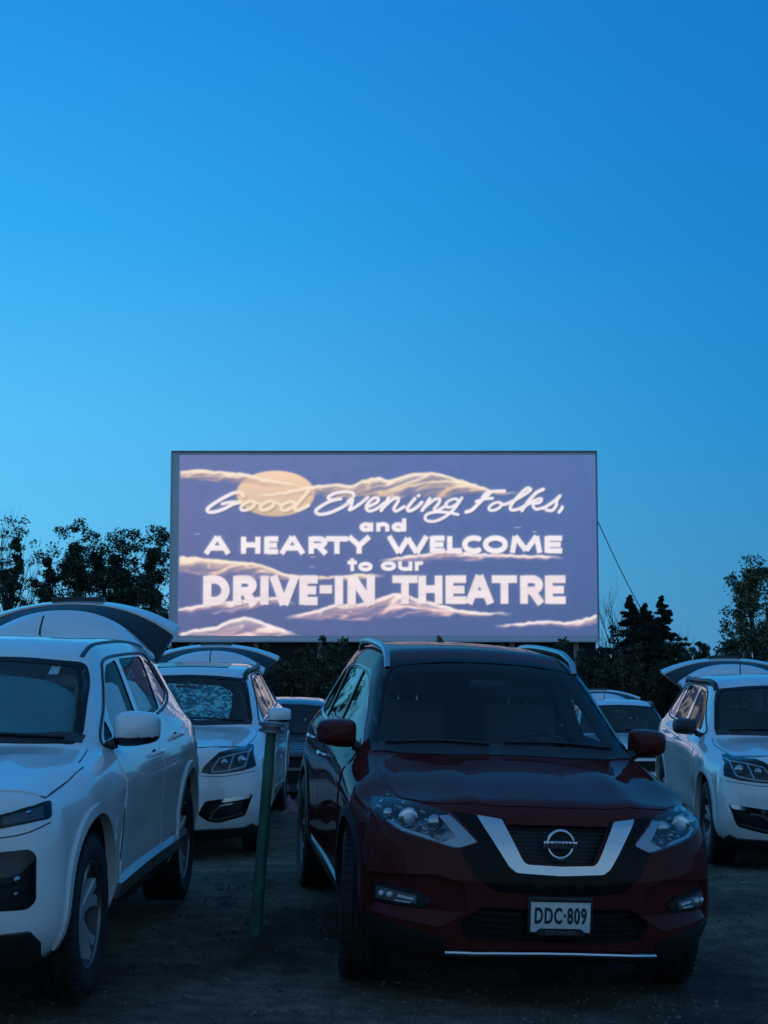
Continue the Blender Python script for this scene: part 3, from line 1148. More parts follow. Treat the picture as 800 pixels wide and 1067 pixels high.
    V = [(.382, .910), (.268, .897), (.178, .722), (.158, .706), (0, .701), (-.158, .706), (-.178, .722), (-.268, .897), (-.382, .910), (-.238, .690), (-.205, .667), (0, .659), (.205, .667), (.238, .690)]
    o = MB(); B.panel(o, round_poly(V, .01), 'x', CHROME, 1, .022, .03, .03); B.build_panel(o, 'chrome_grille', root)
    o = MB()
    for k in range(9):
        z = .725 + k * .019
        w = .165 + (z - .715) * .50
        B.line(o, [(-w, z), (-w / 2, z), (0, z), (w / 2, z), (w, z)], 'x', BLACK, 1, .004, -.025, sub=4)
    for k in range(5):
        z = .365 + k * .03
        B.line(o, [(-.42, z), (0, z), (.42, z)], 'x', GLOSSBLACK, 1, .006, -.035, sub=6)
    o.build('grille_bars', root)
    loc, n = B.hit('x', 0, .805)
    o = MB()
    c = loc + Vector((.018, 0, 0))
    ring = [c + Vector((0, .062 * math.cos(a), .064 * math.sin(a))) for a in np.linspace(0, 2 * math.pi, 40, endpoint=False)]
    o.tube(ring, .009, CHROME, n=8, closed=True)
    o.box(c + Vector((.004, 0, 0)), (.014, .165, .034), CHROME, bev=.006)
    vv, ff = font_mesh('NISSAN', .033, INK, .002, 1.02, .0006)
    o.add([c + Vector((.0125 + v[2], v[0], v[1] - .001)) for v in vv], ff, INK)
    o.build('badge', root)
    # plate
    l1, n = B.hit('x', 0, .475)
    px = l1.x + .028
    pl = MB()
    pl.box((px - .012, 0, .478), (.014, .312, .178), BLACK, bev=.006)
    p = pl.build('plate_frame', root)
    pl = MB()
    pl.box((px - .003, 0, .474), (.005, .284, .142), PLATEWHITE, bev=.002)
    # scalloped frame overlaps: top strip and bottom hump
    q = pl.build('number_plate', p)
    lt = MB()
    vv, ff = font_mesh('DDC\u00b7809', .108, INK, .0012, .60, .003, spacing=1.14)
    xs = [v[0] for v in vv]; zs = [v[1] for v in vv]
    kx = .248 / (max(xs) - min(xs)); kz = .078 / (max(zs) - min(zs))
    cx, cz = (max(xs) + min(xs)) / 2, (max(zs) + min(zs)) / 2
    lt.add([(px + .001 + v[2], (v[0] - cx) * kx, .480 + (v[1] - cz) * kz) for v in vv], ff, INK)
    lt.build('plate_lettering', p)
    fr = MB()
    fr.box((px + .002, 0, .553), (.006, .284, .018), BLACK, bev=.004)
    hump = round_poly([(-.118, .402), (-.10, .421), (.10, .421), (.118, .402), (.105, .388), (-.105, .388)], .008)
    n_ = len(hump)
    fr.add([(px + .005, a, b) for a, b in hump] + [(px - .004, a, b) for a, b in hump], [tuple(range(n_)), tuple(range(2 * n_ - 1, n_ - 1, -1))] + [(i, (i + 1) % n_, n_ + (i + 1) % n_, n_ + i) for i in range(n_)], BLACK)
    vv, ff = font_mesh('COLORADO', .022, SILVER, .0008, 1.1, .0004, spacing=1.1)
    fr.add([(px + .0062 + v[2], v[0], .404 + v[1]) for v in vv], ff, SILVER)
    fr.build('frame_lettering', p)
    # bright skid strip and dark chin
    o = MB(); B.line(o, [(-.50, .281), (-.40, .289), (-.2, .300), (0, .304), (.2, .300), (.40, .289), (.50, .281)], 'x', CHROME, 1, .0135, .022, sub=6, n=10); o.build('skid_strip', root)
    o = MB(); B.panel(o, [(.51, .285), (0, .294), (-.51, .285), (-.55, .238), (0, .232), (.55, .238)], 'x', BLACK, 1, .008, .03, .06); B.build_panel(o, 'chin', root)
    # interior
    o = MB()
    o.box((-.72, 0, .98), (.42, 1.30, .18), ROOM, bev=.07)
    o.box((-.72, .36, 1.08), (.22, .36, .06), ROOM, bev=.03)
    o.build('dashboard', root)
    steering(root, -1.02, .36, 1.03)
    for y in (.36, -.36):
        seat(root, -1.62, y, .72, SEATCLOTH)
    o = MB()
    rot = Matrix.Rotation(R(-14), 4, 'Y')
    o.box((-2.35, 0, .72), (.5, 1.25, .16), SEATCLOTH, bev=.06)
    o.box((-2.62, 0, 1.0), (.15, 1.25, .6), SEATCLOTH, rot=rot, bev=.06)
    for y in (-.4, 0, .4):
        o.box((-2.72, y, 1.38), (.1, .24, .16), SEATCLOTH, rot=rot, bev=.04)
    o.build('rear_seat', root)
    for x in (0, -2.706):
        for s in (1, -1):
            wheel(root, x, .80, s, .385, .235, width=.24, zc=.358, steer=-6 if x == 0 else 0)
    # roof fin
    loc, n = B.hit('z', -2.75, 0)
    o = MB()
    V = [(.09, 0, 0), (.02, 0, .032), (-.05, 0, .06), (-.075, 0, .06), (-.08, 0, 0)]
    fin = [(loc.x + a, y * (1 - c / .09), loc.z + c - .003) for y in (-.03, .03) for a, b, c in V]
    o.add(fin, [(0, 1, 2, 3, 4), (9, 8, 7, 6, 5)] + [(i, (i + 1) % 5, 5 + (i + 1) % 5, 5 + i) for i in range(5)], RED)
    o.build('roof_antenna', root)
    return root, B


def frame_panel(B, mb, outer, inner, axis, m, off, thick=.004):
    """ring between two outlines with equal point counts"""
    n = len(outer)
    for i in range(n):
        a, b = outer[i], outer[(i + 1) % n]
        c, d = inner[(i + 1) % n], inner[i]
        if np.linalg.norm(np.array(a) - np.array(b)) < 1e-6:
            continue
        k = max(1, int(np.linalg.norm(np.array(a) - np.array(b)) / .06))
        for j in range(k):
            P = []
            for t in (j / k, (j + 1) / k):
                P.append(((1 - t) * np.array(a) + t * np.array(b), (1 - t) * np.array(d) + t * np.array(c)))
            V = []
            q = [P[0][0], P[1][0], P[1][1], P[0][1]]
            for lay in (off, off - thick):
                for p in q:
                    loc, nn = B.hit(axis, p[0], p[1])
                    V.append(loc + nn * lay)
            # outward order
            nrm = (V[1] - V[0]).cross(V[3] - V[0])
            ok = nrm.x > 0 if axis == 'x' else nrm.y > 0
            F = [(0, 1, 2, 3), (7, 6, 5, 4), (1, 0, 4, 5), (3, 2, 6, 7)]
            if not ok:
                F = [f[::-1] for f in F]
            base = len(mb.v)
            mb.add(V, F, m)
            if not hasattr(mb, 'vn'):
                mb.vn = {}
            for t in range(4):
                loc, nn = B.hit(axis, q[t][0], q[t][1])
                mb.vn[base + t] = (nn, 1)


def place(root, T, yaw, pitch, roll=0.0):
    root.rotation_mode = 'QUATERNION'
    M = Matrix.Rotation(R(yaw - 90), 4, 'Z') @ Matrix.Rotation(R(pitch), 4, 'Y') @ Matrix.Rotation(R(roll), 4, 'X')
    root.rotation_quaternion = M.to_quaternion()
    root.location = T


def remap_shape(base, xk, zk, ys, **kw):
    S = dict(base)
    fx = lambda x: float(np.interp(x, [p[0] for p in xk], [p[1] for p in xk]))
    fz = lambda z: float(np.interp(z, [p[0] for p in zk], [p[1] for p in zk]))
    S['curves'] = [[(fx(x), y * ys[i], fz(z)) for (x, y, z) in c] for i, c in enumerate(base['curves'])]
    for k in ('xf', 'xr', 'cowl', 'nose_from', 'tail_from'):
        S[k] = fx(base[k])
    S['nose'] = [(fz(z), d) for z, d in base['nose']]
    S['tail'] = [(fz(z), d) for z, d in base['tail']]
    S.update(kw)
    return S


def side_crease(x0, x1, za, zb, depth, fade):
    """door scallop under a sharp shoulder line that rises rearwards"""
    def f(x, y, z):
        w = smooth01((x0 - x) / .35) * smooth01((x - x1) / .35)
        if w <= 0 or z < .3:
            return 0.0
        zc = za + (zb - za) * (x0 - x) / (x0 - x1)
        d = zc - z
        up = smooth01((d + .012) / .024)
        return -w * depth * up * math.exp(-(max(0, d) / fade) ** 1.5) + w * .012 * math.exp(-((z - .50) / .07) ** 2)
    return f


def santa_shape():
    S = remap_shape(rogue_shape(), [(-3.75, -3.83), (-2.706, -2.765), (0, 0), (.935, .935)],
                    [(.2, .22), (.6, .64), (.95, 1.0), (1.12, 1.13), (1.55, 1.545), (1.71, 1.69)], [1, 1.0, 1.02, 1.025, 1.03, 1.03, 1.03, 1.05, 1.05, 1],
                    half_width=.91, sweep=.36, sweep_p=2.7,
                    nose=[(.2, .12), (.3, .05), (.42, .0), (.6, .0), (.8, .02), (.95, .06), (1.03, .10), (1.2, .12)])

    def bump(x, y, z):
        if -.3 < x < .9 and z > .9:
            w = smooth01((x + .3) / .3) * smooth01((.9 - x) / .2) * smooth01((z - .9) / .08)
            return w * (.014 * math.exp(-((abs(y) - (.50 - .12 * x)) / .05) ** 2) - .004 * smooth01((.45 - abs(y)) / .3))
        return 0
    S['bump'] = bump
    S['side'] = side_crease(-.15, -3.35, .93, 1.035, .024, .20)
    return S


def trav_shape():
    S = remap_shape(rogue_shape(), [(-3.75, -4.17), (-2.706, -3.02), (-1.2, -1.27), (-.25, -.36), (0, -.08), (.935, 1.0)],
                    [(.2, .22), (.6, .66), (.95, 1.05), (1.12, 1.19), (1.55, 1.62), (1.71, 1.775)], [1, 1.07, 1.08, 1.08, 1.08, 1.08, 1.06, 1.08, 1.08, 1],
                    half_width=.955, sweep=.34, sweep_p=2.8,
                    nose=[(.2, .14), (.34, .06), (.5, .0), (.7, .02), (.9, .07), (1.05, .13), (1.2, .16)])

    def bump(x, y, z):
        if -.3 < x < .95 and z > .95:
            w = smooth01((x + .3) / .3) * smooth01((.95 - x) / .2) * smooth01((z - .95) / .08)
            return w * .012 * math.exp(-((abs(y) - .48) / .06) ** 2)
        return 0
    S['bump'] = bump
    S['side'] = side_crease(-.2, -3.6, .98, 1.07, .022, .22)
    return S

WHITE = paint_mat('white_pearl_paint', (.74, .735, .72), .0, .3)
SILVERGREY = paint_mat('silver_grey_paint', (.022, .024, .03), .3, .35)
HEADLINER = mat('pale_headliner', (.20, .21, .23), .9)
SHADE = mat('sunshade_foil', (.05, .20, .22), .45, metal=.0, vary=.12, vscale=4, bump=.1, bscale=30)


def camo_mat():
    m = mat('camouflage_cloth', (.03, .09, .10), .8)
    nt = m.node_tree
    b = nt.nodes['Principled BSDF']
    t = nt.nodes.new('ShaderNodeTexCoord')
    n = nt.nodes.new('ShaderNodeTexNoise')
    n.inputs['Scale'].default_value = 10
    n.inputs['Detail'].default_value = 3
    n.inputs['Distortion'].default_value = 1.6
    nt.links.new(t.outputs['Object'], n.inputs['Vector'])
    r = nt.nodes.new('ShaderNodeValToRGB')
    r.color_ramp.interpolation = 'EASE'
    e = r.color_ramp.elements
    e[0].position = .44; e[0].color = (.03, .13, .15, 1)
    e[1].position = .60; e[1].color = (.34, .72, .72, 1)
    k = e.new(.51); k.color = (.10, .30, .32, 1)
    nt.links.new(n.outputs['Fac'], r.inputs[0])
    nt.links.new(r.outputs[0], b.inputs['Base Color'])
    return m


CAMO = camo_mat()
BLUELAMP = mat('smoked_lamp', (.11, .10, .115), .35, metal=.2)


def build_pale(shape, C, label, cat='suv', group=None, paint=None, gate=True):
    paint = paint or WHITE
    B = Body(shape)
    S = B.S
    root = thing('suv', label, cat, group=group)
    TR, wb = C['tyre'], C['wb']
    cut = []
    for x in (0, -wb):
        for s in (1, -1):
            cut.append(cyl_cutter(MB(), x, s * .64, s * 1.4, TR + .02, C['arch'], WELL))
    cut.append(cabin_cutter(S, S['cowl'] - .34, C['cab_end']))
    zc = C['ws_c']
    WS = C['ws']
    WS = round_poly(WS + [(-y, z) for y, z in WS[-2:0:-1]], .06)
    c = MB(); B.panel(c, [(p[0] * .955, zc + (p[1] - zc) * .93) for p in WS], 'x', ROOM, off=.05, thick=.32, res=.08); cut.append(c)
    wins = [round_poly(w, .04) for w in C['wins']]
    for s in (1, -1):
        for w in wins:
            c = MB(); B.panel(c, w, 'y', ROOM, sgn=s, off=.05, thick=.26, res=.1); cut.append(c)
        c = MB(); B.panel(c, round_poly(C['lamp'], .02), 'x', LAMPDARK, s, .05, .13, .08); cut.append(c)
        c = MB(); B.panel(c, round_poly(C['fog'], .03), 'x', BLACK, s, .05, .11, .08); cut.append(c)
    for g in C['grilles']:
        c = MB(); B.panel(c, round_poly(g + [(-y, z) for y, z in g[::-1]], .02), 'x', BLACK, 1, .05, .10, .08); cut.append(c)
    if gate:
        y_, z0, z1 = C['rear']
        c = MB(); c.box((C['cab_end'] - .25, 0, (z0 + z1) / 2), (1.4, y_ * 2, z1 - z0), ROOM); cut.append(c)
    seams = MB()
    for s in (1, -1):
        for ln in C['seams_x']:
            B.line(seams, ln, 'x', GAP, s, .0028)
    body = B.cut_body(cut, paint, 'body', root, seams)
    o = MB()
    hd = C['hood']
    B.panel(o, hd + [(x, -y) for x, y in hd[-2:0:-1]], 'z', paint, 1, .006, .014, .06); B.build_panel(o, 'hood', root)
    o = MB()
    for s in (1, -1):
        B.line(o, hd[1:-1], 'z', GAP, s, .0035, .002, smooth=False)
    o.build('hood_gap', root)
    o = MB()
    cw = C['cowl_pts']
    B.panel(o, cw, 'z', BLACK, 1, .006, .02, .06); B.build_panel(o, 'cowl', root)
    o = MB()
    zb = C['ws'][0][1]
    for a in ((.66, zb - .0, .0, zb + .035), (-.08, zb + .012, -.62, zb + .02)):
        B.line(o, [(a[0], a[1] + .01), ((a[0] + a[2]) / 2, (a[1] + a[3]) / 2 + .012), (a[2], a[3])], 'x', BLACK, 1, .009, .012)
    o.build('wiper', root)
    o = MB(); B.panel(o, WS, 'x', GLASS, off=.003, thick=.006, res=.05); g = B.build_panel(o, 'windshield', root)
    fr = MB()
    frame_panel(B, fr, WS, [(p[0] * .94, zc + (p[1] - zc) * .89) for p in WS], 'x', GLOSSBLACK, .0052)
    B.build_panel(fr, 'glass_border', g)
    o = MB(); o.box((C['ws_x'] - .02, 0, C['ws_top'] - .11), (.05, .22, .06), BLACK, bev=.02); o.build('rear_view_mirror', root)
    for s in (1, -1):
        for i, w in enumerate(wins):
            o = MB(); B.panel(o, w, 'y', GLASSDARK if i == 2 else GLASSSIDE, sgn=s, off=-.006, thick=.006, res=.06); B.build_panel(o, 'side_window', root)
        o = MB(); B.line(o, C['dlo'], 'y', C.get('trim', BLACK), s, .010, 0, closed=True, sub=8); o.build('window_trim', root)
        for d, hx, hz in C['doors']:
            o = MB(); B.panel(o, d, 'y', paint, s, .006, .014, .07); dd = B.build_panel(o, 'door', root)
            B_line = MB(); B.line(B_line, d, 'y', GAP, s, .0026, .000, closed=True, smooth=False); B_line.build('door_gap', dd)
            handle(dd, B, hx, hz, s, C.get('handle', paint))
        o = MB()
        x0, x1, z0, z1 = C['sill']
        B.panel(o, [(x0, z0), (x0, z1), (x1, z1), (x1, z0)], 'y', BLACK, s, .012, .03, .1)
        if C.get('strip'):
            a, b, c_, d_ = C['strip']
            B.panel(o, [(a, c_), (a, d_), (b, d_ + .01), (b, c_ + .01)], 'y', C.get('strip_mat', SILVER), s, .034, .035, .1)
        B.build_panel(o, 'sill', root)
        for x in (0, -wb):
            o = MB(); B.panel(o, arc(x, TR + .02, C['arch'] + .045, -10, 190, 28) + arc(x, TR + .02, C['arch'] - .003, 190, -10, 28), 'y', C.get('archmat', paint), s, .012, .05, .14)
            B.build_panel(o, 'wheel_arch', root)
        mx, my, mz = C['mirror']
        mirror(root, mx, my, mz, s, C.get('mirror_mat', paint), C['mirror_size'], low=.22)
        # lamps
        o = MB(); B.panel(o, round_poly(C['lamp'], .02), 'x', LENS, s, .004, .007, .05); h = B.build_panel(o, 'headlight', root)
        for (yy, zz, r_) in C['bulbs']:
            loc, n = B.hit('x', yy * s, zz)
            MB().ball(loc + Vector((-.06, 0, 0)), (.03, r_, r_), REFLECTOR).build('reflector', h)
        for q in C.get('lampfill', []):
            o = MB(); B.panel(o, q, 'x', BLUELAMP, s, -.02, .02, .05); B.build_panel(o, 'lamp_insert', h)
        if C['drl']:
            o = MB()
            for ln in C['drl']:
                B.line(o, ln, 'x', WHITELENS, s, .0075, -.010, smooth=False)
            o.build('light_pipe', h)
        # lower lamp pocket
        f = MB()
        for q, m_, of in C['fogbits']:
            B.panel(f, round_poly(q, .012), 'x', m_, s, of, .03, .05)
        for (yy, zz, r_) in C['fogbulbs']:
            loc, n = B.hit('x', yy * s, zz)
            f.ball(loc + Vector((-.045, 0, 0)), (.03, r_, r_), REFLECTOR)
            f.ball(loc + Vector((-.022, 0, 0)), (.012, r_ * .35, r_ * .35), WHITELENS)
        fl = B.build_panel(f, 'fog_lamp', root)
        if C.get('fog_lens'):
            f = MB(); B.panel(f, round_poly(C['fog'], .03), 'x', LENS, s, -.003, .006, .05); B.build_panel(f, 'lamp_lens', fl)
        if C.get('rail'):
            rail(root, B, C['rail'], s, C['railmat'], C.get('rail_r', .022), C.get('rail_lift', .06))
        if C.get('ditch'):
            o = MB(); B.line(o, C['ditch'], 'z', BLACK, s, .014, -.004); o.build('roof_moulding', root)
    o = MB()
    for g in C['grilles']:
        zs = [p[1] for p in g]
        w = max(p[0] for p in g) * .97
        z = min(zs) + .025
        while z < max(zs) - .01:
            B.line(o, [(-w, z), (-w / 2, z), (0, z), (w / 2, z), (w, z)], 'x', GLOSSBLACK, 1, .007, -.02, sub=5)
            z += .032
        e = g + [(-y, zz) for y, zz in g[::-1]]
        B.line(o, e, 'x', C.get('grille_trim', CHROME), 1, .009, .002, closed=True, smooth=False)
    o.build('grille', root)
    o = MB(); B.panel(o, C['chin'] + [(-y, z) for y, z in C['chin'][::-1]], 'x', BLACK, 1, .022, .05, .05); B.build_panel(o, 'bumper_guard', root)
    # cabin
    dz = zb - .14
    o = MB()
    o.box((S['cowl'] - .50, 0, dz), (.45, 1.34, .2), ROOM, bev=.07)
    o.build('dashboard', root)
    steering(root, S['cowl'] - .80, .37, dz + .06)
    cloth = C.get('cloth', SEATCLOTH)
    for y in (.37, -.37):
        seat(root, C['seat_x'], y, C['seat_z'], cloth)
    if C.get('bench', True):
        o = MB()
        rot = Matrix.Rotation(R(-14), 4, 'Y')
        o.box((C['seat_x'] - .75, 0, C['seat_z']), (.5, 1.2, .16), cloth, bev=.06)
        o.box((C['seat_x'] - 1.0, 0, C['seat_z'] + .28), (.15, 1.2, .5), cloth, rot=rot, bev=.06)
        o.build('rear_seat', root)
    for x in (0, -wb):
        for s in (1, -1):
            wheel(root, x, C['track'], s, TR, C['rim'], C.get('spokes', 5), .235)
    ax, ay, al = C['antenna']
    if C.get('tag'):
        o = MB(); yy, zz = C['tag']; B.panel(o, [(yy - .025, zz - .025), (yy + .025, zz - .025), (yy + .025, zz + .025), (yy - .025, zz + .025)], 'x', PLATEWHITE, 1, -.008, .002); B.build_panel(o, 'permit_sticker', root)
    loc, n = B.hit('z', ax, ay)
    o = MB(); o.tube([loc - Vector((0, 0, .01)), loc + Vector((-.02, .0, al * .5)), loc + Vector((-.05, .015, al))], [.010, .007, .006], BLACK, n=8); o.build('roof_antenna', root)
    if C.get('sunroof'):
        x0, x1, y_ = C['sunroof']
        o = MB(); B.panel(o, round_poly([(x0, -y_), (x0, y_), (x1, y_), (x1, -y_)], .05), 'z', GLOSSBLACK, 1, .006, .015, .08); B.build_panel(o, 'sunroof', root)
    if gate:
        tg = tailgate(root, C['gate'], paint, BLACK, C['garnish'])
        tg.location.y += C['gate'].get('dy', 0)
    return root, B


SANTA = dict(
    tyre=.372, wb=2.765, arch=.448, rim=.25, track=.80, cab_end=-3.2, ws_c=1.33, ws_x=-1.0, ws_top=1.545,
    ws=[(0, 1.145), (.38, 1.142), (.745, 1.125), (.66, 1.44), (.615, 1.525), (.30, 1.553), (0, 1.56)],
    wins=[[(-.98, 1.15), (-1.06, 1.30), (-1.29, 1.455), (-1.43, 1.512), (-1.74, 1.54), (-1.68, 1.172)],
          [(-1.79, 1.18), (-1.84, 1.545), (-2.55, 1.555), (-2.62, 1.54), (-2.44, 1.23)],
          [(-2.52, 1.242), (-2.70, 1.545), (-2.85, 1.505), (-2.985, 1.36), (-2.95, 1.31), (-2.66, 1.255)],
          [(-.72, 1.125), (-.93, 1.235), (-.93, 1.14)]],
    dlo=[(-.66, 1.105), (-1.4, 1.14), (-2.0, 1.178), (-2.62, 1.232), (-2.97, 1.295), (-3.02, 1.36), (-2.88, 1.525), (-2.68, 1.572), (-1.8, 1.562), (-1.42, 1.535), (-1.27, 1.472), (-1.0, 1.29)],
    lamp=[(.838, .950), (.68, .907), (.46, .870), (.44, .845), (.68, .848), (.856, .874)],
    fog=[(.50, .75), (.79, .757), (.815, .73), (.82, .54), (.79, .507), (.50, .52)],
    grilles=[[(.34, .56), (.47, .66), (.43, .83), (.30, .865)], [(.42, .40), (.46, .47), (.40, .50)]],
    rear=(.52, .80, 1.47),
    seams_x=[[(.40, .80), (.68, .812), (.78, .826), (.852, .858)]],
    hood=[(.70, .0), (.70, .40), (.66, .60), (.52, .815), (.20, .835), (-.06, .846), (-.10, .835), (-.11, .81), (-.25, .80), (-.44, .785), (-.36, .5), (-.31, .25), (-.29, 0)],
    cowl_pts=[(-.30, 0), (-.32, .3), (-.40, .6), (-.48, .745), (-.56, .745), (-.46, .55), (-.39, .3), (-.36, 0), (-.39, -.3), (-.46, -.55), (-.56, -.745), (-.48, -.745), (-.40, -.6), (-.32, -.3)],
    doors=[([(-.56, .45), (-.60, .8), (-.60, 1.05), (-.72, 1.09), (-1.73, 1.145), (-1.74, .45)], -1.56, 1.005),
           ([(-1.76, .45), (-1.75, 1.148), (-2.43, 1.205), (-2.52, 1.05), (-2.36, .80), (-2.25, .62), (-2.20, .45)], -2.36, 1.06)],
    sill=(-.46, -2.28, .27, .375), strip=(-.47, -2.26, .378, .452), mirror=(-.72, .965, 1.19), mirror_size=(.16, .235, .185),
    bulbs=[(.76, .905, .02), (.70, .885, .018)], lampfill=[[(.825, .94), (.69, .90), (.69, .865), (.84, .885)], [(.66, .893), (.50, .868), (.50, .858), (.66, .858)]],
    drl=[], fogbits=[([(.54, .70), (.77, .72), (.77, .62), (.54, .62)], LAMPDARK, -.03), ([(.54, .60), (.775, .60), (.775, .545), (.54, .55)], BLACK, -.035)],
    fogbulbs=[(.74, .635, .022), (.74, .575, .015)],
    chin=[(.795, .418), (.822, .372), (.80, .235), (.4, .22)],
    ditch=[(-1.20, .575), (-1.45, .57), (-1.9, .57), (-2.5, .565), (-3.1, .55)],
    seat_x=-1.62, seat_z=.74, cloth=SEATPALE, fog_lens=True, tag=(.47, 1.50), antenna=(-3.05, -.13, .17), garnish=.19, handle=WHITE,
    gate=dict(dome=[(-3.18, 1.64, .64, .10), (-3.36, 1.77, .665, .18), (-3.5, 1.84, .68, .26), (-3.6, 1.875, .685, .33)],
              glass=[(-3.60, 1.84, .70, .31), (-3.75, 1.895, .735, .27), (-3.9, 1.93, .76, .22)],
              rim=[(-3.88, 1.935, .76, .21), (-4.0, 1.952, .775, .19), (-4.06, 1.956, .78, .19)], dy=-.10),
)
TRAVERSE = dict(
    tyre=.394, wb=3.02, arch=.468, rim=.252, track=.845, cab_end=-3.55, ws_c=1.42, ws_x=-1.1, ws_top=1.65,
    ws=[(0, 1.222), (.38, 1.215), (.765, 1.195), (.67, 1.53), (.625, 1.635), (.30, 1.665), (0, 1.675)],
    wins=[[(-.98, 1.225), (-1.15, 1.375), (-1.42, 1.54), (-1.60, 1.60), (-1.96, 1.625), (-1.91, 1.24)],
          [(-2.04, 1.245), (-2.07, 1.63), (-2.75, 1.635), (-2.86, 1.62), (-2.80, 1.265)],
          [(-2.92, 1.27), (-2.99, 1.61), (-3.30, 1.55), (-3.55, 1.40), (-3.50, 1.33), (-3.2, 1.285)]],
    dlo=[(-.76, 1.20), (-1.4, 1.21), (-2.0, 1.222), (-2.8, 1.245), (-3.3, 1.27), (-3.58, 1.33), (-3.6, 1.40), (-3.33, 1.575), (-3.0, 1.64), (-2.0, 1.648), (-1.6, 1.622), (-1.38, 1.545), (-1.05, 1.35)],
    lamp=[(.84, 1.06), (.79, 1.072), (.55, 1.04), (.42, .92), (.39, .862), (.45, .848), (.54, .842), (.77, .858), (.895, .893)],
    fog=[(.872, .645), (.55, .61), (.44, .60), (.37, .48), (.45, .41), (.55, .385), (.80, .44)],
    grilles=[[(.35, .84), (.385, .90), (.36, .985)], [(.28, .62), (.37, .77), (.35, .80)], [(.30, .38), (.33, .48), (.30, .52)]],
    rear=(.56, .85, 1.56),
    seams_x=[[(.40, .83), (.60, .82), (.88, .85)]],
    hood=[(.74, .0), (.72, .30), (.66, .50), (.40, .77), (.10, .81), (-.2, .83), (-.52, .80), (-.46, .5), (-.40, .25), (-.385, 0)],
    cowl_pts=[(-.39, 0), (-.42, .3), (-.50, .6), (-.56, .75), (-.64, .75), (-.55, .55), (-.48, .3), (-.45, 0), (-.48, -.3), (-.55, -.55), (-.64, -.75), (-.56, -.75), (-.50, -.6), (-.42, -.3)],
    doors=[([(-.62, .42), (-.66, .8), (-.66, 1.13), (-.80, 1.18), (-1.97, 1.205), (-1.97, .42)], -1.78, 1.08),
           ([(-2.0, .42), (-2.0, 1.207), (-2.82, 1.225), (-2.84, 1.1), (-2.66, .85), (-2.52, .66), (-2.47, .42)], -2.68, 1.10)],
    sill=(-.48, -2.52, .26, .385), mirror=(-.80, 1.02, 1.265), mirror_size=(.16, .245, .17),
    bulbs=[(.75, .95, .05), (.59, .94, .045)],
    drl=[[(.835, 1.045), (.815, 1.03), (.80, .91), (.77, .895), (.645, .872), (.50, .862)], [(.815, 1.03), (.69, 1.02), (.645, .872)], [(.69, 1.02), (.56, .99), (.50, .90), (.50, .862)]],
    fogbits=[([(.868, .642), (.55, .608), (.45, .600), (.46, .572), (.56, .576), (.84, .602)], CHROME, -.01), ([(.70, .575), (.585, .56), (.50, .485), (.49, .43), (.505, .43), (.53, .48), (.60, .545), (.70, .555)], SILVER, -.03), ([(.79, .455), (.55, .402), (.47, .425), (.47, .435), (.56, .415), (.79, .467)], SILVER, -.01)],
    fogbulbs=[(.80, .618, .018)],
    chin=[(.79, .33), (.855, .36), (.885, .33), (.86, .25), (.4, .23)],
    rail=[(-1.27, .622), (-1.55, .632), (-2.2, .645), (-2.9, .635), (-3.4, .60)], railmat=BLACK, rail_r=.030, rail_lift=.042,
    seat_x=-1.75, seat_z=.80, antenna=(-3.35, 0.02, .15), garnish=.20, handle=CHROME, trim=BLACK,
    gate=dict(dome=[(-3.45, 1.670, .66, .10), (-3.6, 1.770, .675, .14), (-3.75, 1.830, .68, .18), (-3.86, 1.855, .68, .22)],
              glass=[(-3.86, 1.830, .69, .20), (-4.0, 1.865, .75, .18), (-4.15, 1.895, .79, .16)],
              rim=[(-4.13, 1.900, .79, .15), (-4.24, 1.920, .815, .15), (-4.32, 1.925, .82, .15)]),
)

# ---------------------------------------------------------------- ground
PITCH = math.atan((690 - 533.5) / 1600)


def at(px, py, Y):
    """point of the place seen at a pixel of the 800 x 1067 photograph, at distance Y ahead"""
    a, b = (px - 400) / 1600, (533.5 - py) / 1600
    c, s = math.cos(PITCH), math.sin(PITCH)
    d = Vector((a, c - b * s, s + b * c))
    k = Y / d.y
    return Vector((a * k, Y, EYE + d.z * k))


GY = [-80, -5, 5, 7.3, 8.4, 10.0, 11.3, 12.8, 15.3, 18.3, 20.5, 24, 27.5, 31, 36, 45, 80, 160, 900]
GH = [.05, 0, .0, .0, -.03, .05, .07, -.12, -.28, -.17, -.45, -.80, -.80, -.66, -1.0, -1.2, -1.5, -1.7, -1.7]
GS = [0, -.01, -.03, -.034, -.033, -.017, -.013, -.013, -.013, -.012, -.005, 0, 0, 0, 0, 0, 0, 0, 0]


def gz(x, y):
    return float(pchip(GY, GH, [y])[0] + max(-12, min(12, x)) * pchip(GY, GS, [y])[0])


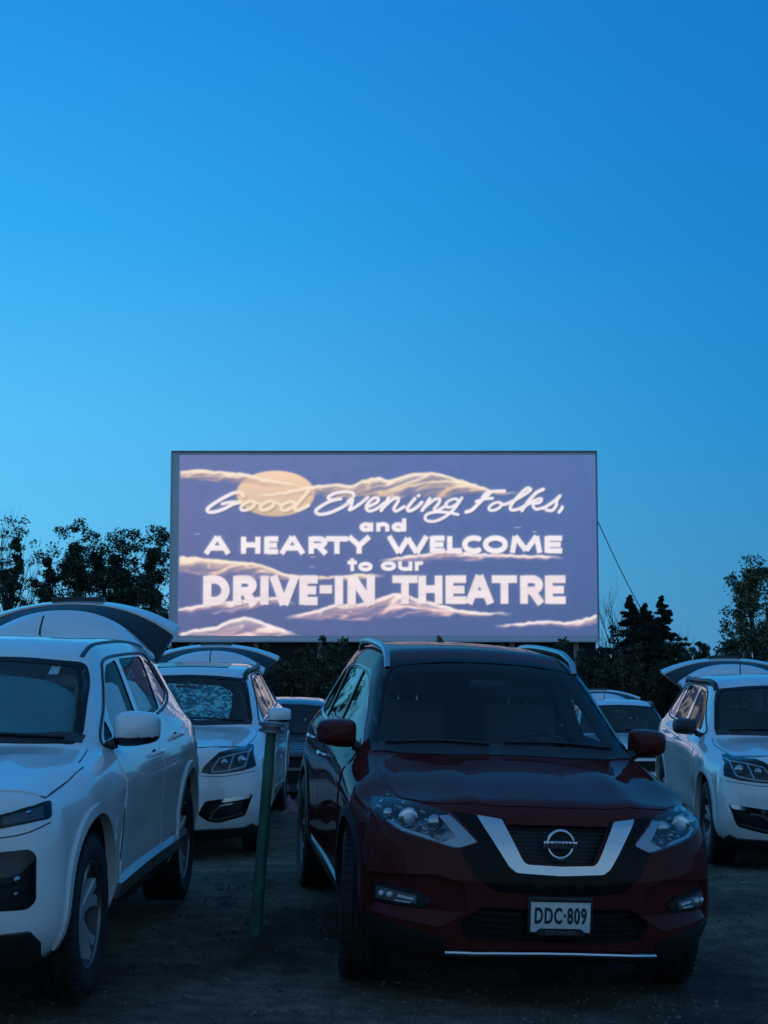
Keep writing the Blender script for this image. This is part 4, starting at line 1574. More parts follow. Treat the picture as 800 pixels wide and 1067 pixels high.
def ground_material():
    m = bpy.data.materials.new('gravel_dirt')
    m.use_nodes = True
    nt = m.node_tree
    b = nt.nodes['Principled BSDF']
    b.inputs['Roughness'].default_value = .95
    b.inputs['Specular IOR Level'].default_value = .2
    t = nt.nodes.new('ShaderNodeTexCoord')

    def noise(scale, det, rough=.55):
        n = nt.nodes.new('ShaderNodeTexNoise')
        n.inputs['Scale'].default_value = scale
        n.inputs['Detail'].default_value = det
        n.inputs['Roughness'].default_value = rough
        nt.links.new(t.outputs['Object'], n.inputs['Vector'])
        return n
    big, mid, fine = noise(.9, 5), noise(7, 6), noise(70, 6, .7)
    r1 = nt.nodes.new('ShaderNodeValToRGB')
    e = r1.color_ramp.elements
    e[0].position, e[0].color = .36, (.062, .050, .038, 1)
    e[1].position, e[1].color = .62, (.20, .165, .120, 1)
    nt.links.new(big.outputs['Fac'], r1.inputs[0])
    r2 = nt.nodes.new('ShaderNodeValToRGB')
    e = r2.color_ramp.elements
    e[0].position, e[0].color = .34, (.62, .62, .62, 1)
    e[1].position, e[1].color = .68, (1.3, 1.3, 1.28, 1)
    nt.links.new(mid.outputs['Fac'], r2.inputs[0])
    r3 = nt.nodes.new('ShaderNodeValToRGB')
    e = r3.color_ramp.elements
    e[0].position, e[0].color = .36, (.5, .5, .5, 1)
    e[1].position, e[1].color = .66, (1.7, 1.7, 1.65, 1)
    nt.links.new(fine.outputs['Fac'], r3.inputs[0])
    a = nt.nodes.new('ShaderNodeMix'); a.data_type = 'RGBA'; a.blend_type = 'MULTIPLY'; a.inputs['Factor'].default_value = 1
    nt.links.new(r1.outputs[0], a.inputs['A']); nt.links.new(r2.outputs[0], a.inputs['B'])
    c = nt.nodes.new('ShaderNodeMix'); c.data_type = 'RGBA'; c.blend_type = 'MULTIPLY'; c.inputs['Factor'].default_value = 1
    nt.links.new(a.outputs['Result'], c.inputs['A']); nt.links.new(r3.outputs[0], c.inputs['B'])
    nt.links.new(c.outputs['Result'], b.inputs['Base Color'])
    ad = nt.nodes.new('ShaderNodeMath'); ad.operation = 'ADD'
    nt.links.new(mid.outputs['Fac'], ad.inputs[0]); nt.links.new(fine.outputs['Fac'], ad.inputs[1])
    bp = nt.nodes.new('ShaderNodeBump'); bp.inputs['Strength'].default_value = .9; bp.inputs['Distance'].default_value = .03
    nt.links.new(ad.outputs[0], bp.inputs['Height'])
    nt.links.new(bp.outputs[0], b.inputs['Normal'])
    return m


GROUND = ground_material()
gxs = sorted(set([-900, -400, -200, -100, -60, -40, -25, -16] + list(np.arange(-12, 12.01, .5)) + [16, 25, 40, 60, 100, 200, 400, 900]))
gys = sorted(set([-80, -40, -20, -10, -5] + list(np.arange(-2, 40, .35)) + [42, 45, 50, 55, 60, 70, 80, 95, 110, 130, 160, 220, 320, 500, 900]))
gb = MB()
gb.add([(x, y, gz(x, y)) for y in gys for x in gxs],
       [(j * len(gxs) + i, j * len(gxs) + i + 1, (j + 1) * len(gxs) + i + 1, (j + 1) * len(gxs) + i) for j in range(len(gys) - 1) for i in range(len(gxs) - 1)], GROUND)
tag(gb.build('ground', angle=None), kind='structure')

# loose stones and thin grass on the lot
STONE = mat('stone', (.10, .09, .078), .9, vary=.6, vscale=3)
sb = MB()
ico = bmesh.new(); bmesh.ops.create_icosphere(ico, subdivisions=1, radius=1); ico.verts.index_update()
iv = np.array([v.co[:] for v in ico.verts]); ifc = [[v.index for v in f.verts] for f in ico.faces]; ico.free()
for k in range(9000):
    y = 5.6 + 11 * rng.random() ** 1.7
    x = (rng.random() - .5) * (y * .56 + .8)
    s = .003 + .013 * rng.random() ** 4
    q = iv * (s * (1 + .5 * (rng.random(3) - .5))) * (1 + .25 * (rng.random((12, 1)) - .5))
    q[:, 2] *= .6
    sb.add(q + np.array([x, y, gz(x, y) + s * .2]), ifc, STONE)
tag(sb.build('gravel', angle=None), kind='stuff')
GRASS = mat('dry_grass', (.045, .052, .026), .9, vary=.4, vscale=2)
gbm = MB()
tufts = [(-.95, 8.7), (-.80, 9.2), (-1.05, 9.5), (-.7, 9.9), (-.9, 10.4), (-1.15, 8.2), (-.75, 8.3), (-.6, 10.8), (-.82, 9.25), (-.7, 9.1), (2.9, 10), (3.1, 11.5)]
for k in range(150):
    if k < 115:
        c = tufts[k % len(tufts)]
        x, y = c[0] + rng.normal() * .22, c[1] + rng.normal() * .35
    else:
        y = 5.8 + 8 * rng.random(); x = (rng.random() - .5) * y * .5
    for b_ in range(9):
        a, h, w = rng.random() * 6.28, .008 + .022 * rng.random(), .0016
        bx, by = x + rng.normal() * .02, y + rng.normal() * .02
        dx, dy = math.cos(a), math.sin(a)
        z = gz(bx, by)
        ln = .012 + .03 * rng.random()
        gbm.add([(bx - dy * w, by + dx * w, z), (bx + dy * w, by - dx * w, z), (bx + dx * ln * .5, by + dy * ln * .5, z + h * .8), (bx + dx * ln, by + dy * ln, z + h)], [(0, 1, 2), (0, 2, 3), (1, 3, 2)], GRASS)
tag(gbm.build('grass', angle=None), kind='stuff')

# ---------------------------------------------------------------- drive-in screen with the projected title card
SY = 85.0
PW, PH = 880, 378
PX0, PX1, PY0, PY1 = 186.0, 621.5, 474.0, 662.5      # picture area in photograph pixels, kept as the raster's own units
pxx = PX0 + (np.arange(PW) + .5) * (PX1 - PX0) / PW
pyy = PY0 + (np.arange(PH) + .5) * (PY1 - PY0) / PH
GX, GYY = np.meshgrid(pxx, pyy)


def lin(c):
    c = np.asarray(c, float) / 255
    return np.where(c <= .04045, c / 12.92, ((c + .055) / 1.055) ** 2.4)


def vnoise(x, y, seed):
    r_ = np.random.default_rng(seed).random((64, 64))
    xi, yi = np.floor(x).astype(int), np.floor(y).astype(int)
    fx, fy = x - xi, y - yi
    fx, fy = fx * fx * (3 - 2 * fx), fy * fy * (3 - 2 * fy)
    g = lambda a, b: r_[b % 64, a % 64]
    return (g(xi, yi) * (1 - fx) + g(xi + 1, yi) * fx) * (1 - fy) + (g(xi, yi + 1) * (1 - fx) + g(xi + 1, yi + 1) * fx) * fy


def stroke(mask, pts, w, soft=.45, round_cap=True):
    pts = [np.array(p, float) for p in pts]
    x0, x1 = min(p[0] for p in pts) - w - 2, max(p[0] for p in pts) + w + 2
    y0, y1 = min(p[1] for p in pts) - w - 2, max(p[1] for p in pts) + w + 2
    i0, i1 = np.searchsorted(pxx, [x0, x1])
    j0, j1 = np.searchsorted(pyy, [y0, y1])
    X, Y = GX[j0:j1, i0:i1], GYY[j0:j1, i0:i1]
    D = np.full(X.shape, 1e9)
    for k in range(len(pts) - 1):
        a, b = pts[k], pts[k + 1]
        L = np.linalg.norm(b - a)
        if L < 1e-6:
            continue
        u = (b - a) / L
        t = (X - a[0]) * u[0] + (Y - a[1]) * u[1]
        n = (X - a[0]) * -u[1] + (Y - a[1]) * u[0]
        if round_cap:
            tc_ = np.clip(t, 0, L)
            d = np.hypot(t - tc_, n) - w / 2
        else:
            d = np.maximum(np.abs(n) - w / 2, np.maximum(-t, t - L))
        D = np.minimum(D, d)
        if not round_cap and k > 0:
            D = np.minimum(D, np.hypot(X - a[0], Y - a[1]) - w / 2)
    m = np.clip(.5 - D / (2 * soft), 0, 1)
    mask[j0:j1, i0:i1] = np.maximum(mask[j0:j1, i0:i1], m)


def ell(c, rx, ry, sh, n=26, a0=0, a1=360):
    return [(c[0] + rx * math.cos(R(a)) - sh * ry * math.sin(R(a)), c[1] + ry * math.sin(R(a))) for a in np.linspace(a0, a1, n)]


def script_text():
    m = np.zeros((PH, PW))
    A = lambda pts: [(205 + x / 6.154, 480 + y / 6.154) for x, y in pts]
    Bq = lambda pts: [(320 + x / 6.154, 480 + y / 6.154) for x, y in pts]
    Cq = lambda pts: [(430 + x / 4.706, 480 + y / 4.706) for x, y in pts]
    S_ = lambda p, w=3.3: stroke(m, catmull(p, 7), w * 1.14)
    S_(A([(298, 226), (275, 206), (232, 210), (165, 243), (97, 285), (65, 316), (82, 333), (125, 328), (180, 308), (228, 282), (278, 268)]))
    S_(A([(160, 280), (215, 268), (282, 266)]), 2.7)
    stroke(m, A(ell((325, 292), 38, 29, .8)), 3.2)
    S_(A([(360, 270), (385, 272), (405, 280)]), 2.2)
    stroke(m, A(ell((450, 291), 38, 29, .8)), 3.2)
    S_(A([(486, 268), (510, 272), (535, 284)]), 2.2)
    stroke(m, A(ell((582, 293), 38, 28, .8)), 3.2)
    S_(A([(716, 196), (684, 232), (648, 272), (628, 304), (642, 321), (685, 305), (716, 288)]))
    S_(Bq([(300, 226), (285, 206), (235, 202), (170, 214), (135, 236), (150, 252), (215, 248)]), 3.0)
    S_(Bq([(200, 248), (140, 266), (80, 300), (54, 326), (76, 346), (132, 340), (200, 313), (262, 276), (290, 252)]), 3.2)
    S_(Bq([(262, 262), (290, 245), (284, 285), (272, 318), (330, 285), (388, 238)]), 3.0)
    S_(Bq([(385, 300), (440, 274), (458, 250), (432, 240), (395, 268), (378, 302), (396, 325), (440, 313), (492, 275)]), 3.0)
    S_(Bq([(522, 242), (500, 280), (474, 322)]), 3.2)
    S_(Bq([(485, 306), (540, 256), (578, 240), (584, 260), (556, 308), (572, 325), (622, 298)]), 3.0)
    S_(Bq([(690, 246), (660, 282), (642, 310), (658, 325), (705, 300), (735, 270)]), 3.2)
    stroke(m, Bq([(712, 228), (718, 226)]), 3.2)
    S_(Cq([(84, 188), (66, 216), (46, 246)]), 3.2)
    S_(Cq([(55, 234), (104, 194), (132, 190), (127, 212), (106, 238), (122, 246), (166, 220)]), 3.0)
    stroke(m, Cq(ell((192, 210), 27, 21, .8)), 3.0)
    S_(Cq([(242, 184), (205, 236), (160, 276), (108, 299), (66, 294), (66, 268), (110, 254), (170, 256), (222, 266)]), 2.8)
    S_(Cq([(342, 182), (362, 160), (400, 152), (452, 150)]), 3.0)
    S_(Cq([(382, 158), (335, 200), (292, 242), (262, 254)]), 3.4)
    S_(Cq([(312, 202), (350, 190), (392, 186)]), 2.8)
    stroke(m, Cq(ell((405, 226), 27, 20, .8)), 3.0)
    S_(Cq([(432, 212), (452, 216), (500, 196), (560, 160), (580, 142), (560, 138), (522, 172), (482, 222), (484, 243), (515, 240), (545, 226)]), 3.0)
    S_(Cq([(642, 142), (606, 160), (566, 204), (536, 246)]), 3.3)
    S_(Cq([(556, 222), (600, 196), (632, 188), (624, 206), (590, 216), (606, 240), (648, 230)]), 2.8)
    S_(Cq([(640, 236), (690, 204), (724, 174), (708, 196), (704, 222), (684, 246), (656, 244)]), 3.0)
    S_(Cq([(734, 230), (730, 240), (718, 254)]), 3.2)
    return m


def arcp(cx, cy, rx, ry, a0, a1, n=14):
    return [(cx + rx * math.cos(R(a)), cy + ry * math.sin(R(a))) for a in np.linspace(a0, a1, n)]


def glyph(ch, t):
    """strokes in a unit box, t = horizontal half stroke share; y runs down"""
    l, r_, c = t, 1 - t, .5
    v = .13
    G = {
        'A': [[(l * .6, 1), (c, 0)], [(1 - l * .6, 1), (c, 0)], [(.24, .66), (.76, .66)]],
        'H': [[(l, 0), (l, 1)], [(r_, 0), (r_, 1)], [(l, .48), (r_, .48)]],
        'E': [[(l, 0), (l, 1)], [(l, v), (1, v)], [(l, .5), (.92, .5)], [(l, 1 - v), (1, 1 - v)]],
        'R': [[(l, 0), (l, 1)], [(l, v)] + arcp(.55, .33, .45 - t, .33 - v, -90, 90) + [(l, .53)], [(.5, .53), (1 - t * .5, 1)]],
        'T': [[(0, v), (1, v)], [(c, v), (c, 1)]],
        'Y': [[(t * .7, 0), (c, .52)], [(1 - t * .7, 0), (c, .52)], [(c, .45), (c, 1)]],
        'W': [[(t * .5, 0), (.28, 1)], [(.28, 1), (.5, .12)], [(.5, .12), (.72, 1)], [(.72, 1), (1 - t * .5, 0)]],
        'L': [[(l, 0), (l, 1)], [(l, 1 - v), (1, 1 - v)]],
        'C': [arcp(.55, .5, .55 - t, .5 - v * .9, -48, -312, 22)],
        'O': [arcp(.5, .5, .5 - t, .5 - v * .9, 0, 360, 28)],
        'M': [[(l * .9, 1), (.17, 0)], [(.17, 0), (.5, .86)], [(.5, .86), (.83, 0)], [(.83, 0), (1 - l * .9, 1)]],
        'D': [[(l, 0), (l, 1)], [(l, v)] + arcp(.42, .5, .58 - t, .5 - v, -90, 90) + [(l, 1 - v)]],
        'I': [[(.5, 0), (.5, 1)]],
        'V': [[(t * .6, 0), (c, 1)], [(1 - t * .6, 0), (c, 1)]],
        'N': [[(l, 1), (l, 0)], [(l, 0), (r_, 1)], [(r_, 1), (r_, 0)]],
        '-': [[(0, .47), (1, .47)]],
        'a': [arcp(.46, .66, .46 - t, .34 - v, 0, 360, 20), [(r_, .32), (r_, 1)]],
        'n': [[(l, .32), (l, 1)], [(l, .62)] + arcp(.5, .62, .5 - t, .30 - v, 180, 360) + [(r_, 1)]],
        'd': [arcp(.46, .66, .46 - t, .34 - v, 0, 360, 20), [(r_, 0), (r_, 1)]],
        't': [[(.5, .05), (.5, 1)], [(.05, .36), (.95, .36)]],
        'o': [arcp(.5, .66, .5 - t, .34 - v, 0, 360, 22)],
        'u': [[(l, .32), (l, .7)] + arcp(.5, .70, .5 - t, .30 - v, 180, 0) + [(r_, .32)], [(r_, .32), (r_, 1)]],
        'r': [[(l, .32), (l, 1)], [(l, .62)] + arcp(.62, .66, .62 - t, .34 - v, 180, 285)],
    }
    return G[ch]


def block_text(m, items, y0, y1, w):
    for ch, x0, x1 in items:
        t = w / 2 / max(w, (x1 - x0))
        for st in glyph(ch, min(.42, t)):
            stroke(m, [(x0 + p[0] * (x1 - x0), y0 + p[1] * (y1 - y0)) for p in st], w, .5, round_cap=False)


def cloud(img, top, bot, edge, mid, low, seed, amount=1.0):
    top, bot = np.array(top, float), np.array(bot, float)
    yt = pchip(top[:, 0], top[:, 1], pxx)
    yb = pchip(bot[:, 0], bot[:, 1], pxx)
    n1 = vnoise(GX * .09, GYY * .5, seed)
    yt = yt[None, :] + (vnoise(GX * .22, GYY * .05 + 3, seed + 1) - .5) * 1.6
    yb = yb[None, :] + (vnoise(GX * .12, GYY * .05 + 9, seed + 2) - .5) * 4.0
    h = np.maximum(yb - yt, 1.0)
    v = (GYY - yt) / h
    inside = (GX >= top[0, 0]) & (GX <= top[-1, 0])
    a = np.clip((GYY - yt) / .9 + .5, 0, 1) * np.clip((yb + 1.5 - GYY) / 2.5, 0, 1) * inside
    a *= np.clip((GX - top[0, 0]) / (2.0 if top[0, 0] < 189 else 16), 0, 1) * np.clip((top[-1, 0] - GX) / (2.0 if top[-1, 0] > 619 else 18), 0, 1)
    # long wind-drawn streaks that run with the ribbon, bright along their crests
    st = vnoise(GX * .030 + v * .9, v * 3.4 + GX * .020, seed + 5)
    st2 = vnoise(GX * .06 + v, v * 6.5 + GX * .045, seed + 6)
    crest = np.clip(1 - np.abs(st - .5) * 7, 0, 1) * .8 + np.clip(1 - np.abs(st2 - .5) * 8, 0, 1) * .45
    rim = np.exp(-(np.maximum(GYY - yt, 0) / 2.8) ** 2)
    k = np.clip(.25 + v * .75 - crest * .55 - rim * .7 + (st - .5) * .35, 0, 1)[..., None]
    col = np.where(k < .5, edge + (mid - edge) * (k / .5), mid + (low - mid) * ((k - .5) / .5))
    thin = np.clip(np.maximum(rim * .95, crest * (1 - .3 * v)) + .66 - .30 * v + (st2 - .5) * .4, .2, 1)
    a = a[..., None] * amount * thin[..., None]
    img[:] = img * (1 - a) + col * a


def title_card():
    bgl = np.array([110, 120, 172.]); bgr = np.array([88, 114, 172.])
    u = (GX - PX0) / (PX1 - PX0); v = (GYY - PY0) / (PY1 - PY0)
    img = (bgl * (1 - u[..., None]) + bgr * u[..., None])
    img = img * (1.0 - .10 * (v[..., None] > 0) * v[..., None]) + np.array([0, 2, 2.]) * (1 - v[..., None])
    img *= (1 + .03 * (vnoise(GX * .12, GYY * .12, 3)[..., None] - .5))
    img[:] = img * (1 - .0)
    # the round sun behind the first word
    d = np.hypot((GX - 286.8) / 41, (GYY - 514.6) / 24)
    a = np.clip((1.0 - d) * 18 + .5, 0, 1)[..., None]
    suncol = np.array([236, 204, 176.]) * (1 - .10 * np.clip((GYY - 510) / 28, -1, 1))[..., None]
    img = img * (1 - a) + suncol * a
    pe, pm, pl = np.array([255, 236, 216.]), np.array([230, 194, 168.]), np.array([170, 142, 156.])
    we, wm, wlo = np.array([255, 240, 236.]), np.array([228, 186, 186.]), np.array([138, 124, 172.])
    cloud(img, [(186, 491), (205, 489), (225, 491), (250, 493), (275, 499), (300, 503), (322, 509)], [(186, 498), (205, 500), (225, 501.5), (245, 503), (270, 506), (300, 506.5), (322, 510)], pe, pm, pl, 20)
    cloud(img, [(262, 517), (285, 514), (305, 511), (322, 507), (330, 506), (350, 504), (365, 506), (380, 500), (395, 497), (405, 500), (415, 497), (430, 493), (450, 492), (470, 497), (490, 503), (505, 508), (520, 513), (542, 513)],
          [(262, 518), (285, 517), (305, 516), (325, 516.5), (350, 518), (380, 519), (410, 519), (440, 518), (470, 517), (490, 514), (505, 513), (520, 515), (542, 515)], pe, pm, pl, 30)
    cloud(img, [(186, 580), (205, 581), (235, 584), (260, 586), (275, 589), (290, 595), (310, 600), (350, 601), (375, 598), (402, 599)], [(186, 598), (205, 600), (230, 602), (255, 602), (280, 602), (300, 604), (350, 604.5), (402, 603)], pe, np.array([230, 190, 172.]), wlo, 40)
    cloud(img, [(392, 585), (420, 580), (445, 577), (465, 574), (480, 575), (500, 577), (530, 578), (565, 579), (588, 581)], [(392, 586), (420, 587), (445, 586), (465, 583), (500, 583), (530, 583), (560, 583), (588, 583.5)], we, wm, wlo, 50)
    cloud(img, [(186, 634), (205, 631), (225, 628), (245, 626), (265, 623), (285, 622), (310, 629)], [(186, 636.5), (210, 639), (230, 639), (250, 636), (270, 632), (290, 630), (310, 631)], we, wm, wlo, 60)
    cloud(img, [(296, 643.5), (325, 637), (350, 630), (375, 629), (400, 622), (415, 618), (430, 622), (460, 630), (490, 637), (534, 638.5)], [(296, 644), (330, 646), (370, 646), (400, 644), (430, 641), (460, 641), (490, 641), (534, 640)], we, wm, wlo, 70)
    cloud(img, [(188, 660), (205, 655), (225, 653), (240, 646), (258, 643), (275, 648), (295, 655), (314, 662)], [(188, 662), (205, 664), (225, 665), (240, 666), (258, 667), (275, 666), (295, 664), (314, 663)], we, wm, np.array([170, 140, 172.]), 80)
    cloud(img, [(512, 652), (540, 649), (565, 647), (590, 648), (605, 645), (621.5, 640)], [(512, 653), (540, 652.5), (560, 651.5), (590, 653), (610, 652), (621.5, 649)], we, wm, wlo, 90)
    for _ in range(2):      # the clouds and the disc are painted softly, the lettering lies sharp over them
        img[1:-1] = .25 * img[:-2] + .5 * img[1:-1] + .25 * img[2:]
        img[:, 1:-1] = .25 * img[:, :-2] + .5 * img[:, 1:-1] + .25 * img[:, 2:]
    # lettering
    sc_ = script_text()
    blk = np.zeros((PH, PW))
    f4 = lambda s: [(c, 180 + a / 3.636, 180 + b / 3.636) for c, a, b in s]
    f5 = lambda s: [(c, 390 + a / 3.333, 390 + b / 3.333) for c, a, b in s]
    f2 = lambda s: [(c, 320 + a / 6.154, 320 + b / 6.154) for c, a, b in s]
    block_text(blk, f4([('A', 120, 218), ('H', 258, 333), ('E', 346, 400), ('A', 406, 500), ('R', 514, 586), ('T', 580, 664), ('Y', 660, 752)]), 559.6, 577.6, 5.7)
    block_text(blk, f5([('W', 46, 186), ('E', 192, 244), ('L', 252, 304), ('C', 304, 380), ('O', 376, 464), ('M', 470, 582), ('E', 590, 652)]), 559.0, 576.6, 5.7)
    block_text(blk, f4([('D', 117, 218), ('R', 230, 320), ('I', 332, 366), ('V', 372, 474), ('E', 480, 550), ('-', 557, 604), ('I', 612, 648), ('N', 662, 766)]), 600.2, 630.4, 8.8)
    block_text(blk, f5([('T', 62, 150), ('H', 152, 236), ('E', 246, 318), ('A', 318, 410), ('T', 406, 494), ('R', 504, 584), ('E', 590, 662)]), 600.0, 629.4, 8.2)
    block_text(blk, f2([('a', 334, 424), ('n', 442, 528), ('d', 540, 636)]), 540.5, 554.4, 4.6)
    block_text(blk, f4([('t', 660, 700), ('o', 702, 758)]), 581.5, 595.6, 4.1)
    block_text(blk, f5([('o', 22, 76), ('u', 82, 132), ('r', 140, 174)]), 580.5, 595.2, 4.1)
    txt = np.maximum(sc_, blk)
    sh = np.zeros_like(txt)
    sh[3:, 3:] = txt[:-3, :-3]
    img *= (1 - .16 * sh * (1 - txt))[..., None]
    grad = vnoise(GX * .05, GYY * .3, 8)[..., None]
    tcol = np.array([253, 243, 248.]) * (1 - .05 * grad)
    big = (GYY > 598)[..., None]
    tcol = np.where(big, np.array([248, 232, 238.]) * (1 - .06 * grad), tcol)
    cream = np.array([250, 226, 196.])
    onsun = np.clip(1.15 - d, 0, .25)[..., None] / .25
    tcol = tcol * (1 - onsun * (sc_ > 0)[..., None]) + cream * onsun * (sc_ > 0)[..., None]
    img = img * (1 - txt[..., None]) + tcol * txt[..., None]
    for (x, y, w) in ((205.5, 557, 2.6), (326, 580.5, 3.4), (325.5, 591, 2.4), (539, 550, 4.0), (557, 554.5, 2.2)):
        s = np.clip(1.3 - np.maximum(np.abs(GX - x) / w, np.abs(GYY - y) / .8), 0, 1)[..., None] * .55
        img = img * (1 - s) + np.array([230, 220, 236.]) * s
    # lens softness and a little glow round the bright strokes
    halo = np.maximum(txt, 0)
    for r_ in (2, 4, 7):
        k = np.ones(2 * r_ + 1) / (2 * r_ + 1)
        halo = np.apply_along_axis(lambda q: np.convolve(q, k, 'same'), 1, halo)
        halo = np.apply_along_axis(lambda q: np.convolve(q, k, 'same'), 0, halo)
    img = img + (255 - img) * (halo * .17)[..., None]
    for _ in range(2):
        img[1:-1] = .25 * img[:-2] + .5 * img[1:-1] + .25 * img[2:]
        img[:, 1:-1] = .25 * img[:, :-2] + .5 * img[:, 1:-1] + .25 * img[:, 2:]
    return np.clip(lin(img), 0, 1)


scr = thing('movie_screen', 'huge outdoor cinema screen showing a lettered welcome title card with clouds', 'movie screen', at(400, 690, SY) + Vector((0, 0, -3)))
so = scr.location
SCREENPAINT = mat('screen_white', (.62, .63, .66), .8, vary=.04, vscale=.4)
SCREENEDGE = mat('screen_edge_metal', (.22, .23, .26), .5, vary=.15, vscale=.5)
a, b = at(178, 668.5, SY), at(622.5, 470.5, SY)
xl, xr_, z0, z1 = -11.84, 11.84, a.z, b.z
sb = MB()
sb.box((0, SY + .35 - so.y, (z0 + z1) / 2 - so.z), (xr_ - xl, .6, z1 - z0), SCREENPAINT)
sb.build('screen_slab', scr)
fb = MB()
fb.box((0, SY + .1 - so.y, z1 + .02 - so.z), (xr_ - xl + .08, .3, .06), SCREENEDGE)
fb.box((xr_ + .02, SY + .1 - so.y, (z0 + z1) / 2 - so.z), (.05, .3, z1 - z0 - .02), SCREENEDGE)
fb.box((xl - .02, SY + .1 - so.y, (z0 + z1) / 2 - so.z), (.05, .3, z1 - z0 - .02), SCREENPAINT)
fb.box((0, SY - .02 - so.y, z0 + .02 - so.z), (xr_ - xl + .1, .3, .10), SCREENPAINT)
fb.build('frame', scr)
for k in range(7):
    pb = MB()
    x = xl + 1.2 + k * (xr_ - xl - 2.4) / 6
    g = gz(x, SY + .5)
    pb.box((x - so.x, SY + .5 - so.y, (g + z0) / 2 - so.z), (.3, .3, z0 - g), SCREENEDGE, bev=.02)
    pb.tube([(x - so.x, SY + 5.0 - so.y, gz(x, SY + 5) - so.z), (x - so.x, SY + .7 - so.y, z0 + 5.5 - so.z)], .11, SCREENEDGE, n=8)
    pb.build('support_post', scr)
sb = MB()
sb.box((0, SY + .45 - so.y, z0 - .95 - so.z), (xr_ - xl - .2, .06, 1.9), mat('dark_skirt_board', (.012, .014, .016), .9, vary=.2, vscale=.8))
sb.build('skirt_board', scr)
card = title_card()
# a finely divided sheet on the screen face carries the projected colours
pm_ = bpy.data.materials.new('projected_light')
pm_.use_nodes = True
nt = pm_.node_tree
pb_ = nt.nodes['Principled BSDF']
at_ = nt.nodes.new('ShaderNodeAttribute'); at_.attribute_name = 'card'
nt.links.new(at_.outputs['Color'], pb_.inputs['Emission Color'])
pb_.inputs['Emission Strength'].default_value = .97
pb_.inputs['Base Color'].default_value = (.02, .02, .03, 1)
pb_.inputs['Specular IOR Level'].default_value = 0
pb_.inputs['Roughness'].default_value = 1
p00, p11 = at(PX0, PY1, SY), at(PX1, PY0, SY)
c00, c10, c01, c11 = at(PX0, PY0, SY), at(PX1, PY0, SY), at(PX0, PY1, SY), at(PX1, PY1, SY)
U, Vv = np.meshgrid(np.arange(PW) / (PW - 1), np.arange(PH) / (PH - 1))
XL, XR = (c00.x + c01.x) / 2, (c10.x + c11.x) / 2
co = np.stack([XL + (XR - XL) * U - so.x, np.full_like(U, SY + .03 - so.y), c00.z + (c01.z - c00.z) * Vv - so.z], -1).reshape(-1, 3)
me = bpy.data.meshes.new('projected_picture')
ii = (np.arange(PH - 1)[:, None] * PW + np.arange(PW - 1)[None, :]).ravel()
fc = np.stack([ii, ii + PW, ii + PW + 1, ii + 1], -1)
me.vertices.add(len(co)); me.vertices.foreach_set('co', co.ravel().astype(np.float32))
me.loops.add(fc.size); me.loops.foreach_set('vertex_index', fc.ravel().astype(np.int32))
me.polygons.add(len(fc)); me.polygons.foreach_set('loop_start', (np.arange(len(fc)) * 4).astype(np.int32))
me.update(calc_edges=True)
ca = me.color_attributes.new('card', 'FLOAT_COLOR', 'POINT')
ca.data.foreach_set('color', np.concatenate([card.reshape(-1, 3), np.ones((PW * PH, 1))], 1).ravel().astype(np.float32))
me.materials.append(pm_)
link(bpy.data.objects.new('projected_picture', me), scr)

wb = MB()
w0, w1 = at(622.5, 543, SY + .4), at(676, 640, SY + 6)
w1.z = w1.z
end = w0 + (w1 - w0) * 1.55
wp = [w0 + (end - w0) * t - Vector((0, 0, .55 * math.sin(math.pi * t))) for t in np.linspace(0, 1, 14)]
wb.tube(wp, .028, mat('steel_cable', (.01, .011, .012), .6), n=6)
o = wb.build('guy_wire')
tag(o, 'thin dark guy wire running from the right edge of the screen down into the spruces', 'cable')

# ---------------------------------------------------------------- trees
LEAVES = [mat('leaf_dark', (.030, .048, .028), .8, vary=.4, vscale=1.2), mat('leaf_mid', (.045, .070, .036), .8, vary=.4, vscale=1.2), mat('leaf_light', (.15, .19, .10), .75, vary=.35, vscale=1.2)]
NEEDLE = mat('needle_dark', (.022, .040, .028), .85, vary=.4, vscale=1.5)
BARK = mat('bark', (.05, .042, .036), .95, vary=.35, vscale=6, bump=.5, bscale=14)


def leaf_quads(C, rad, n, size, r_, flat=.75):
    """n leaf-sized faces around the clump centres C (k,3) with radii rad"""
    idx = r_.integers(0, len(C), n)
    d = r_.normal(size=(n, 3)); d /= np.linalg.norm(d, axis=1)[:, None]
    p = C[idx] + d * (rad[idx] * r_.random(n) ** .45)[:, None] * np.array([1, 1, flat])
    a = r_.normal(size=(n, 3)); a /= np.linalg.norm(a, axis=1)[:, None]
    b = np.cross(a, r_.normal(size=(n, 3))); b /= np.linalg.norm(b, axis=1)[:, None]
    s = (size * (.6 + .8 * r_.random(n)))[:, None]
    q = np.stack([p - a * s, p - b * s * .45 + a * s * .1, p + a * s, p + b * s * .45 + a * s * .1], 1)
    return q.reshape(-1, 3)


def quad_mesh(name, q, mats, parent, r_, weights=None):
    n = len(q) // 4
    me = bpy.data.meshes.new(name)
    me.vertices.add(len(q)); me.vertices.foreach_set('co', q.astype(np.float32).ravel())
    me.loops.add(4 * n); me.loops.foreach_set('vertex_index', np.arange(4 * n, dtype=np.int32))
    me.polygons.add(n); me.polygons.foreach_set('loop_start', (np.arange(n) * 4).astype(np.int32))
    for m in mats:
        me.materials.append(m)
    me.polygons.foreach_set('material_index', r_.choice(len(mats), n, p=weights).astype(np.int32))
    me.update(calc_edges=True)
    return link(bpy.data.objects.new(name, me), parent)


